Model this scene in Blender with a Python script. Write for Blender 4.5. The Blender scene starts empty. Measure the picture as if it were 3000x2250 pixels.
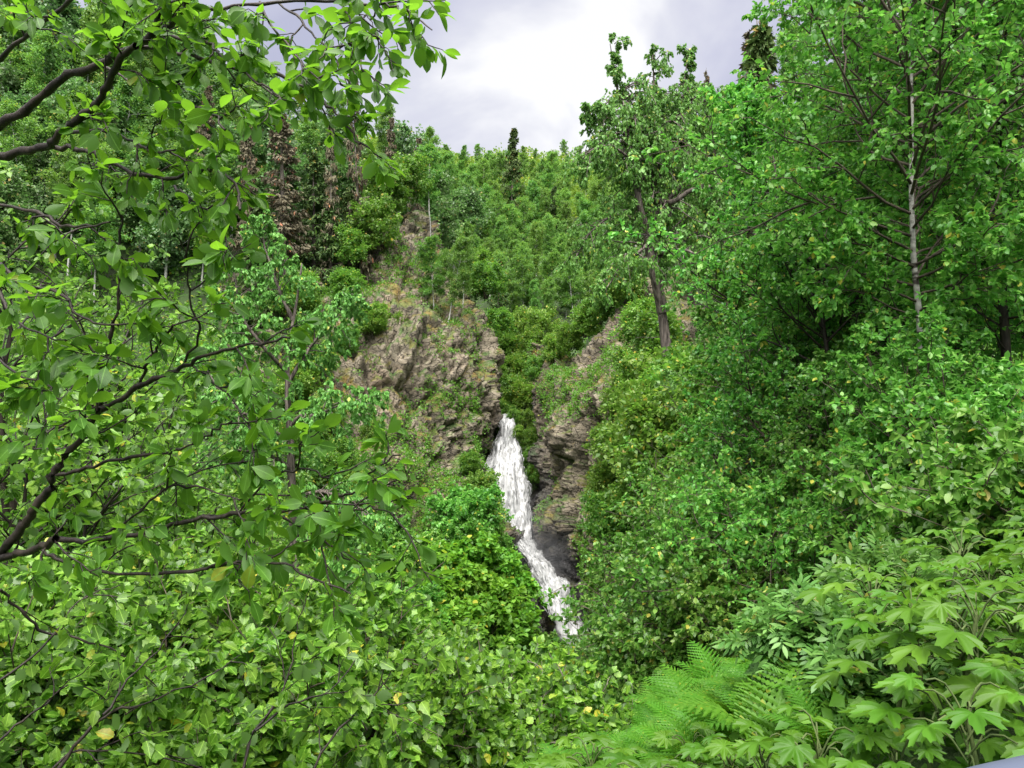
import bpy, math, time
import numpy as np
T0 = time.time()
PI = math.pi
SC = bpy.context.scene
COL = SC.collection
RNG = np.random.default_rng(7)

# ------------------------------------------------------------------ camera geometry
F = 768.0
PITCH = math.radians(3.5)
EYE = 1.6
CP, SP = math.cos(PITCH), math.sin(PITCH)

def W(px, py, d):
    """a point seen at photo position (px,py) of a 1024x768 frame, d metres ahead"""
    u = (px - 512) / F
    v = (384 - py) / F
    y = CP - v * SP
    z = SP + v * CP
    return np.array([u * d / y, d, EYE + z * d / y])

# ------------------------------------------------------------------ noise
def _hash(ix, iy, iz, seed):
    h = (ix.astype(np.int64) * 374761393 + iy.astype(np.int64) * 668265263 + iz.astype(np.int64) * 2147483647 + seed * 974634477) & 0xffffffff
    h = ((h ^ (h >> 13)) * 1274126177) & 0xffffffff
    h = (h ^ (h >> 16)) & 0xffffffff
    return h.astype(np.float64) / 4294967295.0

def vnoise(p, seed=0):
    p = np.asarray(p, float)
    i = np.floor(p)
    f = p - i
    f = f * f * f * (f * (f * 6 - 15) + 10)
    r = 0
    for dx in (0, 1):
        for dy in (0, 1):
            for dz in (0, 1):
                w = (f[..., 0] if dx else 1 - f[..., 0]) * (f[..., 1] if dy else 1 - f[..., 1]) * (f[..., 2] if dz else 1 - f[..., 2])
                r = r + w * _hash(i[..., 0] + dx, i[..., 1] + dy, i[..., 2] + dz, seed)
    return r * 2 - 1

def fbm(p, octv=4, seed=0):
    a, s, r = 1.0, 1.0, 0
    for k in range(octv):
        r = r + a * vnoise(p * s, seed + k * 17)
        a *= .5
        s *= 2.03
    return r

def worley(p, seed=0):
    """nearest cell: random id, F1, F2"""
    p = np.asarray(p, float)
    i = np.floor(p)
    f1 = np.full(p.shape[:-1], 9.0); f2 = f1.copy(); idv = np.zeros_like(f1)
    for dx in (-1, 0, 1):
        for dy in (-1, 0, 1):
            for dz in (-1, 0, 1):
                cx, cy, cz = i[..., 0] + dx, i[..., 1] + dy, i[..., 2] + dz
                qx = cx + _hash(cx, cy, cz, seed); qy = cy + _hash(cx, cy, cz, seed + 1); qz = cz + _hash(cx, cy, cz, seed + 2)
                d = np.sqrt((p[..., 0] - qx) ** 2 + (p[..., 1] - qy) ** 2 + (p[..., 2] - qz) ** 2)
                near = d < f1
                f2 = np.where(near, f1, np.minimum(f2, d))
                idv = np.where(near, _hash(cx, cy, cz, seed + 3), idv)
                f1 = np.where(near, d, f1)
    return idv, f1, f2

def unit(a):
    return a / np.maximum(np.linalg.norm(a, axis=-1, keepdims=True), 1e-9)

# ------------------------------------------------------------------ mesh plumbing
def new_mesh(name, V, faces, mat, smooth=False, uv=None, attrs=None):
    """faces: list of int arrays (n,k), one array for each face size"""
    me = bpy.data.meshes.new(name)
    V = np.ascontiguousarray(V, np.float32)
    me.vertices.add(len(V))
    me.vertices.foreach_set('co', V.ravel())
    faces = [np.asarray(f, np.int32) for f in faces if len(f)]
    loops = np.concatenate([f.ravel() for f in faces])
    tot = np.concatenate([np.full(len(f), f.shape[1], np.int32) for f in faces])
    start = np.concatenate([[0], np.cumsum(tot)[:-1]]).astype(np.int32)
    me.loops.add(len(loops)); me.loops.foreach_set('vertex_index', loops)
    me.polygons.add(len(tot)); me.polygons.foreach_set('loop_start', start)
    me.polygons.foreach_set('loop_total', tot)
    me.update(calc_edges=True)
    if uv is not None:
        l = me.uv_layers.new(name='UVMap')
        l.data.foreach_set('uv', np.ascontiguousarray(uv[loops], np.float32).ravel())
    for k, a in (attrs or {}).items():
        at = me.attributes.new(k, 'FLOAT', 'POINT')
        at.data.foreach_set('value', np.ascontiguousarray(a, np.float32))
    if smooth:
        me.polygons.foreach_set('use_smooth', np.ones(len(tot), bool))
    me.materials.append(mat)
    return me

def link(name, me, parent=None, loc=None, rz=0, scale=1):
    o = bpy.data.objects.new(name, me)
    COL.objects.link(o)
    if parent is not None:
        o.parent = parent
    if loc is not None:
        o.location = [float(v) for v in loc]
    if rz: o.rotation_euler = (0, 0, rz)
    if scale != 1: o.scale = (scale,) * 3
    return o

def thing(name, label, cat, loc=(0, 0, 0), group=None, rz=0, scale=1):
    o = link(name, None, None, loc, rz, scale)
    o['label'] = label; o['category'] = cat
    if group: o['group'] = group
    return o

def tag(o, kind, label=None, cat=None):
    o['kind'] = kind
    if label: o['label'] = label
    if cat: o['category'] = cat
    return o

def dup(src, label, group, loc, rz=0, scale=1, tilt=(0, 0)):
    r = src.copy(); COL.objects.link(r)
    r.location = [float(v) for v in loc]; r.rotation_euler = (tilt[0], tilt[1], rz)
    r.scale = (scale, scale, scale) if np.isscalar(scale) else scale
    r['label'] = label
    if group: r['group'] = group
    for ch in src.children:
        c = ch.copy(); COL.objects.link(c); c.parent = r
    return r

# ------------------------------------------------------------------ tubes and polylines
def tubes(lines, radii, sides=5):
    """lines (N,K,3), radii (N,K) -> verts, quads"""
    N, K, _ = lines.shape
    t = np.gradient(lines, axis=1)
    t = unit(t)
    ref = np.where(np.abs(t[..., 2:3]) < .85, np.array([0, 0, 1.0]), np.array([1.0, 0, 0]))
    a = unit(np.cross(t, ref)); b = np.cross(t, a)
    ang = np.arange(sides) * 2 * PI / sides
    ring = lines[:, :, None, :] + radii[:, :, None, None] * (np.cos(ang)[:, None] * a[:, :, None, :] + np.sin(ang)[:, None] * b[:, :, None, :])
    V = ring.reshape(-1, 3)
    base = (np.arange(N)[:, None, None] * K + np.arange(K - 1)[None, :, None]) * sides
    j = np.arange(sides)[None, None, :]; j2 = (j + 1) % sides
    Q = np.stack([base + j, base + j2, base + sides + j2, base + sides + j], -1).reshape(-1, 4)
    return V, Q

class Acc:
    def __init__(s): s.V = []; s.Q = []; s.n = 0
    def add(s, V, Q):
        s.V.append(V); s.Q.append(Q + s.n); s.n += len(V)
    def tube(s, lines, radii, sides=5):
        s.add(*tubes(lines, radii, sides))
    def mesh(s, name, mat, smooth=True):
        return new_mesh(name, np.concatenate(s.V), [np.concatenate(s.Q)], mat, smooth)

def smooth_line(pts, K=None, per=6):
    """Catmull-Rom through a list of points"""
    p = np.asarray(pts, float)
    n = len(p)
    if K is None: K = (n - 1) * per + 1
    q = np.vstack([2 * p[0] - p[1], p, 2 * p[-1] - p[-2]])
    t = np.linspace(0, n - 1 - 1e-6, K)
    i = t.astype(int); f = (t - i)[:, None]
    a, b, c, d = q[i], q[i + 1], q[i + 2], q[i + 3]
    return .5 * (2 * b + (c - a) * f + (2 * a - 5 * b + 4 * c - d) * f ** 2 + (3 * b - a - 3 * c + d) * f ** 3)

def kids(par, n, L, ang, up=0., t0=.2, t1=1., K=5, curl=0., wob=.12, rng=RNG, taper=.5, flat=0.):
    """n child polylines on each parent polyline; L (P,) length, ang in radians"""
    P, Kp, _ = par.shape
    t = t0 + (t1 - t0) * (np.arange(n)[None] + rng.random((P, n))) / n
    x = np.clip(t * (Kp - 1), 0, Kp - 1.001); i = x.astype(int); f = (x - i)[..., None]
    pi = np.arange(P)[:, None]
    o = par[pi, i] * (1 - f) + par[pi, i + 1] * f
    tg = unit(par[pi, i + 1] - par[pi, i])
    ref = np.where(np.abs(tg[..., 2:3]) < .9, np.array([0, 0, 1.0]), np.array([1.0, 0, 0]))
    a = unit(np.cross(tg, ref)); b = np.cross(a, tg)
    ph = (np.arange(n)[None] * 2.39996 + rng.random((P, 1)) * 6.28 + rng.normal(0, .35, (P, n)))[..., None]
    an = (ang + rng.normal(0, .16, (P, n)))[..., None]
    d = np.cos(an) * tg + np.sin(an) * (np.cos(ph) * a + (1 - flat) * np.sin(ph) * b)
    d[..., 2] += up
    d = unit(d)
    LL = (np.asarray(L)[:, None] * (1 - taper * (t - t0) / max(1e-6, t1 - t0)) * rng.uniform(.65, 1.2, (P, n)))[..., None, None]
    s = np.linspace(0, 1, K)[None, None, :, None]
    w = np.cumsum(rng.normal(0, 1, (P, n, K, 3)), axis=2) * wob / math.sqrt(K)
    w -= w[:, :, :1]
    pts = o[:, :, None] + LL * (s * d[:, :, None] + w * s + curl * s ** 2 * np.array([0, 0, 1.0]))
    return pts.reshape(P * n, K, 3), LL.reshape(-1)

# ------------------------------------------------------------------ leaves
def tmpl_oval(n=5, w=.5, fold=.10, curl=.18, peak=.55, tip=1.0, teeth=0):
    """folded leaf: x across, y along 0..1, z normal"""
    ys = np.linspace(0, 1, n + 2)
    V = [(0, 0, 0)]; UV = [(.5, 0)]
    Fq, Ft = [], []
    for k in range(1, n + 1):
        y = ys[k]
        e = math.log(.5) / math.log(peak)
        h = math.sin(PI * y ** e) ** .85 * w * .5
        if teeth: h *= 1 + (.12 if k % 2 else -.12)
        z = -curl * y * y
        V += [(-h, y, z + fold * h * 2), (0, y, z), (h, y, z + fold * h * 2)]
        UV += [(.5 - h / w, y), (.5, y), (.5 + h / w, y)]
    V.append((0, tip, -curl * tip * tip)); UV.append((.5, 1))
    Ft += [(0, 2, 1), (0, 3, 2)]
    for k in range(n - 1):
        a = 1 + 3 * k
        Fq += [(a, a + 1, a + 4, a + 3), (a + 1, a + 2, a + 5, a + 4)]
    a = 1 + 3 * (n - 1)
    Ft += [(a, a + 1, 3 * n + 1), (a + 1, a + 2, 3 * n + 1)]
    return np.array(V, float), [np.array(Fq, int).reshape(-1, 4), np.array(Ft, int)], np.array(UV, float)

def tmpl_lo(w=.6, fold=.15, peak=.45):
    V = [(0, 0, 0), (-w / 2, peak, fold * w), (0, 1, -.08), (w / 2, peak, fold * w)]
    return np.array(V, float), [np.array([(0, 2, 1), (0, 3, 2)])], np.array([(.5, 0), (0, .5), (.5, 1), (1, .5)], float)

def tmpl_clump(seed=0, n=6):
    """a spray of small far leaves on one twig end"""
    r = np.random.default_rng(seed)
    v, f, u = tmpl_lo(.75)
    VV, FF, UU = [], [], []
    for k in range(n):
        A = unit(np.array([r.normal(0, .8), r.normal(.5, .5), r.normal(-.1, .5)]))
        N = unit(np.array([r.normal(0, .5), r.normal(0, .5), 1.0])); S = unit(np.cross(A, N)); N = np.cross(S, A)
        o = np.array([r.normal(0, .33), r.uniform(0, .8), r.normal(0, .22)])
        VV.append(o + .42 * r.uniform(.7, 1.25) * (v[:, :1] * S + v[:, 1:2] * A + v[:, 2:] * N)); FF.append(f[0] + 4 * k); UU.append(u)
    return np.concatenate(VV), [np.concatenate(FF)], np.concatenate(UU)

def tmpl_palmate(seed=3, lobes=7):
    """devil's club / maple-like leaf"""
    n = lobes * 8 + 1
    th = np.linspace(-2.55, 2.55, n)
    k = np.arange(n)
    ph = (th + 2.55) / 5.1 * lobes
    fr = np.abs((ph % 1) - .5) * 2           # 0 mid lobe, 1 sinus
    rad = (.60 - .23 * fr ** 1.6) * (1 - .30 * np.abs(th) / 2.55) * (1 + .085 * np.where(k % 2, 1, -1))
    out = np.stack([np.sin(th) * rad, .38 + np.cos(th) * rad, -.10 * (rad / .6) ** 2 + .05 * np.cos(ph * 2 * PI)], 1)
    mid = np.stack([np.sin(th) * rad * .5, .38 + np.cos(th) * rad * .5, .03 * np.cos(ph * 2 * PI) * 1.2], 1)
    V = np.vstack([[[0, .38, .0]], mid, out])
    UV = np.vstack([[[.5, .5]], np.stack([.5 + np.sin(th) * .25, .5 + np.cos(th) * .25], 1), np.stack([.5 + np.sin(th) * .5, .5 + np.cos(th) * .5], 1)])
    Ft = [(0, 1 + i + 1, 1 + i) for i in range(n - 1)]
    Fq = [(1 + i, 1 + i + 1, 1 + n + i + 1, 1 + n + i) for i in range(n - 1)]
    return V, [np.array(Fq), np.array(Ft)], UV

def tmpl_pinnate(pairs=3):
    v, f, u = tmpl_oval(3, .34, .06, .12, .45)
    VV, FQ, FT, UU, c = [], [], [], [], 0
    def put(o, ax, s):
        nonlocal c
        A = unit(np.array(ax, float)); N = np.array([0, 0, 1.0]); S = unit(np.cross(A, N)); N = np.cross(S, A)
        VV.append(np.array(o) + s * (v[:, :1] * S + v[:, 1:2] * A + v[:, 2:] * N)); FQ.append(f[0] + c); FT.append(f[1] + c); UU.append(u); c += len(v)
    for k in range(pairs):
        y = .25 + .22 * k
        for sx in (-1, 1): put((0.02 * sx, y, -.08 * y * y), (sx, .42, -.15), .46)
    put((0, .25 + .22 * (pairs - 1) + .1, -.05), (0, 1, -.25), .5)
    return np.concatenate(VV), [np.concatenate(FQ), np.concatenate(FT)], np.concatenate(UU)

def tmpl_frond(n=20, arch=.62, side=0.):
    """fern frond: arching midrib with toothed pinnae, y along 0..1"""
    V, Fq, Ft = [], [], []
    def pt(s): return np.array([side * s * s, s * (1 - .18 * s), .9 * arch * s - arch * s * s])
    def quad(a, b, c, d):
        k = len(V); V.extend([a, b, c, d]); Fq.append((k, k + 1, k + 2, k + 3))
    for i in range(12):
        a, b = pt(i / 12), pt((i + 1) / 12); w = .006
        quad(a + [-w, 0, 0], a + [w, 0, 0], b + [w, 0, 0], b + [-w, 0, 0])
    for k in range(n):
        s = .16 + .83 * k / n
        o = pt(s); tg = unit(pt(s + .02) - o)
        L = .27 * (math.sin(PI * min(1, (s - .05) * 1.02) ** .62) ** .9) + .02
        for sx in (-1, 1):
            ax = unit(np.array([sx * 1.0, .45 * tg[1], .45 * tg[2] - .12]))
            m = 7; nz = np.array([0, 0, -.006])
            for j in range(m):
                q = j / m; oo = o + ax * L * q; l = ax * L / m
                wv = unit(tg) * .031 * (1 - .8 * q) * (1 if L > .08 else .6)
                for sd in (-1, 1):
                    quad(oo, oo + l, oo + l + sd * wv * .45 + nz, oo + l * .75 + sd * wv + nz)
                    quad(oo, oo + l * .75 + sd * wv + nz, oo + l * .3 + sd * wv * .9 + nz, oo + sd * wv * .3 + nz)
    V = np.array(V, float)
    return V, [np.array(Fq)], np.stack([V[:, 0] + .5, V[:, 1]], 1)

OVAL = tmpl_oval(5, .52, .12, .16, .55)
OVALW = tmpl_oval(4, .66, .10, .16, .45)
TOOTH = tmpl_oval(7, .72, .10, .14, .45, teeth=1)
MID = tmpl_oval(2, .62, .12, .14, .45)
OVALS = [tmpl_oval(5, .50, .12, .16, .55), tmpl_oval(5, .60, .05, .30, .60), tmpl_oval(4, .42, .20, .05, .50), tmpl_oval(5, .54, .09, -.14, .58)]
ALDERS = [tmpl_oval(7, .74, .10, .14, .45, teeth=1), tmpl_oval(6, .62, .16, .30, .42, teeth=1), tmpl_oval(7, .80, .05, -.10, .48, teeth=1)]
WIDES = [tmpl_oval(4, .66, .10, .16, .45), tmpl_oval(4, .56, .16, .30, .50), tmpl_oval(4, .70, .05, -.08, .45)]
LO = tmpl_lo(.62)
LON = tmpl_lo(.42)
PALM = tmpl_palmate()
PINN = tmpl_pinnate()
FROND = [tmpl_frond(15, .62), tmpl_frond(14, .95, .14), tmpl_frond(15, .4, -.18), tmpl_frond(13, .8, -.06)]
CL1, CL2, CL3 = tmpl_clump(1, 7), tmpl_clump(2, 8), tmpl_clump(5, 6)

def leaves(name, tm, P, A, Nn, S, mat, smooth=True, uv=False):
    if isinstance(tm, list):            # a mix of leaf forms, drawn leaf by leaf
        pick = np.random.default_rng(len(P)).integers(0, len(tm), len(P))
        Vs, Fs, Us, n = [], [], [], 0
        for k, t in enumerate(tm):
            m = pick == k
            v, fs, u = leaf_arrays(t, P[m], A[m], Nn[m], S[m])
            Vs.append(v); Us.append(u); Fs += [f + n for f in fs]; n += len(v)
        return new_mesh(name, np.concatenate(Vs), Fs, mat, smooth, np.concatenate(Us) if uv else None)
    V, faces, u = leaf_arrays(tm, P, A, Nn, S)
    return new_mesh(name, V, faces, mat, smooth, u if uv else None)

def leaf_arrays(tm, P, A, Nn, S):
    v, fs, u = tm
    A = unit(A); side = unit(np.cross(A, Nn)); Nn = np.cross(side, A)
    N, k = len(P), len(v)
    V = P[:, None] + S[:, None, None] * (v[None, :, :1] * side[:, None] + v[None, :, 1:2] * A[:, None] + v[None, :, 2:] * Nn[:, None])
    off = (np.arange(N) * k)[:, None, None]
    faces = [(f[None] + off).reshape(-1, f.shape[1]) for f in fs if len(f)]
    return V.reshape(-1, 3), faces, np.tile(u, (N, 1))

def leaf_spots(tw, n, rng, down=.3, out=.9, t0=.15, normal_up=1.0, nrand=.75):
    """positions and frames of n leaves on each twig (P,K,3)"""
    P, K, _ = tw.shape
    t = t0 + (1 - t0) * (np.arange(n)[None] + rng.random((P, n))) / n
    x = np.clip(t * (K - 1), 0, K - 1.001); i = x.astype(int); f = (x - i)[..., None]
    pi = np.arange(P)[:, None]
    o = tw[pi, i] * (1 - f) + tw[pi, i + 1] * f
    tg = unit(tw[pi, i + 1] - tw[pi, i])
    A = tg * .55 + rng.normal(0, .55 * out, (P, n, 3)); A[..., 2] -= down
    N = rng.normal(0, nrand, (P, n, 3)); N[..., 2] += normal_up
    return o.reshape(-1, 3), unit(A).reshape(-1, 3), unit(N).reshape(-1, 3)

# ------------------------------------------------------------------ materials
def mat_new(name):
    m = bpy.data.materials.new(name); m.use_nodes = True
    nt = m.node_tree; nt.nodes.clear()
    out = nt.nodes.new('ShaderNodeOutputMaterial')
    return m, nt, out

def nd(nt, typ, **kw):
    n = nt.nodes.new('ShaderNode' + typ)
    for k, v in kw.items():
        if k.startswith('i_'):
            key = k[2:]
            n.inputs[int(key) if key.isdigit() else key.replace('_', ' ')].default_value = v
        else: setattr(n, k, v)
    return n

def ramp(nt, stops, interp='LINEAR'):
    n = nt.nodes.new('ShaderNodeValToRGB'); cr = n.color_ramp; cr.interpolation = interp
    while len(cr.elements) < len(stops): cr.elements.new(.5)
    for e, (p, c) in zip(cr.elements, stops):
        e.position = p; e.color = (*c, 1) if len(c) == 3 else c
    return n

def mixc(nt, fac, a, b, blend='MIX'):
    n = nt.nodes.new('ShaderNodeMix'); n.data_type = 'RGBA'; n.blend_type = blend
    for sock, v in ((n.inputs[0], fac), (n.inputs[6], a), (n.inputs[7], b)):
        if hasattr(v, 'is_linked') or hasattr(v, 'links'): nt.links.new(v, sock)
        elif isinstance(v, (int, float)): sock.default_value = v
        else: sock.default_value = (*v, 1) if len(v) == 3 else v
    return n.outputs[2]

def leaf_mat(name, dark, mid, light, trans=(.20, .42, .04), tf=.38, rough=.42, spec=.3, vein=False, under=None, hue=.012, val=.16):
    m, nt, out = mat_new(name); L = nt.links.new
    geo = nd(nt, 'NewGeometry'); oi = nd(nt, 'ObjectInfo')
    r = ramp(nt, [(0, dark), (.5, mid), (.972, light), (.985, (light[0] * 2.2, light[1] * 1.1, light[2] * .9))])
    L(geo.outputs['Random Per Island'], r.inputs[0])
    hs = nd(nt, 'HueSaturation')
    mr = nd(nt, 'MapRange', i_3=.5 - hue, i_4=.5 + hue); L(oi.outputs['Random'], mr.inputs[0]); L(mr.outputs[0], hs.inputs['Hue'])
    wn = nd(nt, 'TexWhiteNoise', noise_dimensions='1D'); L(oi.outputs['Random'], wn.inputs['W'])
    mv = nd(nt, 'MapRange', i_3=1 - val, i_4=1 + val); L(wn.outputs['Value'], mv.inputs[0]); L(mv.outputs[0], hs.inputs['Value'])
    L(r.outputs[0], hs.inputs['Color'])
    c = hs.outputs[0]
    if vein:
        uv = nd(nt, 'TexCoord'); sp = nd(nt, 'SeparateXYZ'); L(uv.outputs['UV'], sp.inputs[0])
        a = nd(nt, 'Math', operation='SUBTRACT', i_1=.5); L(sp.outputs[0], a.inputs[0])
        ab = nd(nt, 'Math', operation='ABSOLUTE'); L(a.outputs[0], ab.inputs[0])
        # side veins: slanted stripes along the leaf
        sk = nd(nt, 'Math', operation='MULTIPLY_ADD', i_1=-.8); L(ab.outputs[0], sk.inputs[0]); L(sp.outputs[1], sk.inputs[2])
        fr = nd(nt, 'Math', operation='MULTIPLY', i_1=9.0); L(sk.outputs[0], fr.inputs[0])
        f2 = nd(nt, 'Math', operation='PINGPONG', i_1=.5); L(fr.outputs[0], f2.inputs[0])
        sv = nd(nt, 'MapRange', i_1=0., i_2=.10, i_3=.5, i_4=0.); L(f2.outputs[0], sv.inputs[0])
        mrb = nd(nt, 'MapRange', i_1=.012, i_2=.035, i_3=1., i_4=0.); L(ab.outputs[0], mrb.inputs[0])
        mx = nd(nt, 'Math', operation='MAXIMUM'); L(mrb.outputs[0], mx.inputs[0]); L(sv.outputs[0], mx.inputs[1])
        tn = nd(nt, 'TexNoise', i_Scale=55., i_Detail=3.); L(uv.outputs['Object'], tn.inputs['Vector'])
        tr_ = ramp(nt, [(.35, (.62, .66, .6)), (.6, (1.1, 1.08, 1.05))]); L(tn.outputs[0], tr_.inputs[0])
        c = mixc(nt, .8, c, tr_.outputs[0], 'MULTIPLY')
        c = mixc(nt, mx.outputs[0], c, tuple(min(1, v * 1.7 + .02) for v in light))
    if under is not None:
        c = mixc(nt, geo.outputs['Backfacing'], c, under)
    p = nd(nt, 'BsdfPrincipled', i_Roughness=rough); L(c, p.inputs['Base Color']); p.inputs['Specular IOR Level'].default_value = spec
    t = nd(nt, 'BsdfTranslucent')
    tc = mixc(nt, .55, c, trans); L(tc, t.inputs[0])
    ms = nd(nt, 'MixShader', i_0=tf); L(p.outputs[0], ms.inputs[1]); L(t.outputs[0], ms.inputs[2])
    L(ms.outputs[0], out.inputs[0])
    return m

def bark_mat(name, c1, c2, scale=8., stretch=.25, bump=.5, rough=.85, patch=None):
    m, nt, out = mat_new(name); L = nt.links.new
    tc = nd(nt, 'TexCoord'); mp = nd(nt, 'Mapping'); mp.inputs['Scale'].default_value = (1, 1, stretch); L(tc.outputs['Object'], mp.inputs[0])
    n = nd(nt, 'TexNoise', i_Scale=scale, i_Detail=6., i_Roughness=.65); L(mp.outputs[0], n.inputs['Vector'])
    r = ramp(nt, [(.35, c1), (.65, c2)]); L(n.outputs[0], r.inputs[0]); c = r.outputs[0]
    if patch:
        mp2 = nd(nt, 'Mapping'); mp2.inputs['Scale'].default_value = (1, 1, 3.2); L(tc.outputs['Object'], mp2.inputs[0])
        n2 = nd(nt, 'TexNoise', i_Scale=2.3, i_Detail=5., i_Roughness=.6); L(mp2.outputs[0], n2.inputs['Vector'])
        r2 = ramp(nt, [(.56, (0, 0, 0)), (.62, (1, 1, 1))]); L(n2.outputs[0], r2.inputs[0])
        c = mixc(nt, r2.outputs[0], c, patch)
    p = nd(nt, 'BsdfPrincipled', i_Roughness=rough); L(c, p.inputs['Base Color']); p.inputs['Specular IOR Level'].default_value = .25
    b = nd(nt, 'Bump', i_Strength=bump, i_Distance=.03); L(n.outputs[0], b.inputs['Height']); L(b.outputs[0], p.inputs['Normal'])
    L(p.outputs[0], out.inputs[0])
    return m

M = {}
# near overhanging leaves, glossy, strongly translucent
M['over'] = leaf_mat('overhanging_leaf', (0.0268, 0.0814, 0.0077), (0.043, 0.1195, 0.0095), (0.0717, 0.1674, 0.0172), (.26, .58, .02), 0.48, .42, .28, vein=True, under=(.06, .135, .022))
M['alder'] = leaf_mat('alder_leaf', (0.062, 0.1646, 0.0118), (0.1065, 0.2395, 0.0195), (0.1952, 0.3442, 0.0391), (.22, .50, .03), 0.5, .38, .45, vein=True, under=(.12, .20, .07))
M['birch'] = leaf_mat('birch_leaf', (0.064, 0.1895, 0.0274), (0.1162, 0.3119, 0.047), (0.2326, 0.4074, 0.0782), (.15, .42, .04), 0.5, .38, .4, hue=.022, val=.26)
M['shrub'] = leaf_mat('shrub_leaf', (0.0626, 0.1725, 0.0267), (0.1149, 0.2666, 0.0414), (0.2089, 0.3762, 0.067), (.16, .46, .05), 0.48, .38, .4, hue=.022, val=.26)
M['grey'] = leaf_mat('willow_leaf', (0.0564, 0.1252, 0.0384), (0.1065, 0.1935, 0.0641), (0.1878, 0.2846, 0.1111), (.16, .40, .07), .36, .42, .4)
M['cotton'] = leaf_mat('cottonwood_leaf', (0.0627, 0.1785, 0.0292), (0.1189, 0.2947, 0.05), (0.2129, 0.42, 0.094), (.20, .38, .06), .40, .45, .28)
M['club'] = leaf_mat('devils_club_leaf', (0.0332, 0.0995, 0.0042), (0.0511, 0.1328, 0.0074), (0.0722, 0.1629, 0.0127), (.24, .50, .04), .36, .5, .3, hue=.01)
M['fern'] = leaf_mat('fern_frond', (0.0428, 0.1353, 0.0079), (0.0606, 0.178, 0.0117), (0.0784, 0.2065, 0.0195), (.26, .55, .02), .42, .5, .25)
M['elder'] = leaf_mat('elderberry_leaf', (0.0589, 0.1517, 0.0286), (0.0933, 0.1963, 0.0428), (0.1276, 0.241, 0.0571), (.18, .42, .06), .36, .42, .35)
M['aspen'] = leaf_mat('aspen_leaf', (0.0666, 0.1882, 0.0278), (0.126, 0.2749, 0.0522), (0.2076, 0.3762, 0.0869), (.22, .42, .04), 0.45, .45, .35, hue=.02, val=.25)
M['farbush'] = leaf_mat('far_bush_leaf', (0.0582, 0.1494, 0.0186), (0.1019, 0.2184, 0.028), (0.1891, 0.2989, 0.0466), (.2, .45, .04), 0.45, .45, .35, hue=.02, val=.25)
M['canopy'] = leaf_mat('ridge_canopy', (0.0871, 0.176, 0.0154), (0.1525, 0.253, 0.0275), (0.2069, 0.33, 0.0495), (.3, .46, .04), .38, .5, .3)
M['spruce'] = leaf_mat('spruce_needle', (0.0336, 0.0731, 0.0161), (0.0561, 0.1056, 0.0223), (0.0934, 0.1381, 0.0313), (.05, .1, .03), .15, .6, .25)
M['dead'] = leaf_mat('dead_needle', (0.0738, 0.0667, 0.0418), (0.123, 0.1102, 0.0653), (0.1691, 0.1508, 0.094), (.10, .1, .05), .12, .7, .2, hue=.008)
M['herb'] = leaf_mat('herb_leaf', (.04, .13, .012), (.075, .20, .02), (.12, .27, .035), (.22, .48, .03), .38, .5, .3)
M['thimble'] = leaf_mat('thimbleberry_leaf', (0.0633, 0.1836, 0.0137), (0.1056, 0.257, 0.023), (0.1584, 0.3121, 0.0367), (.26, .54, .03), .4, .5, .3)
M['barkdark'] = bark_mat('dark_wet_bark', (.010, .008, .007), (.035, .026, .020), 14., .3, .6, .55)
M['barkgrey'] = bark_mat('grey_furrowed_bark', (.022, .017, .014), (.20, .165, .145), 9., .14, 1.0)
M['barktwig'] = bark_mat('grey_twig_bark', (.09, .08, .065), (.20, .17, .14), 12., .4, .5)
M['barkwhite'] = bark_mat('white_birch_bark', (.20, .19, .175), (.46, .44, .41), 6., 2.5, .3, .7, patch=(.05, .04, .035))
M['barkfar'] = bark_mat('pale_trunk_bark', (.25, .25, .22), (.5, .5, .46), 6., 1., .2, .8)
M['petiole'] = bark_mat('green_stem', (.03, .05, .014), (.075, .10, .03), 10., .4, .4)
M['barkshrub'] = bark_mat('brown_shrub_bark', (.03, .024, .018), (.10, .08, .06), 10., .4, .5)

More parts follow.
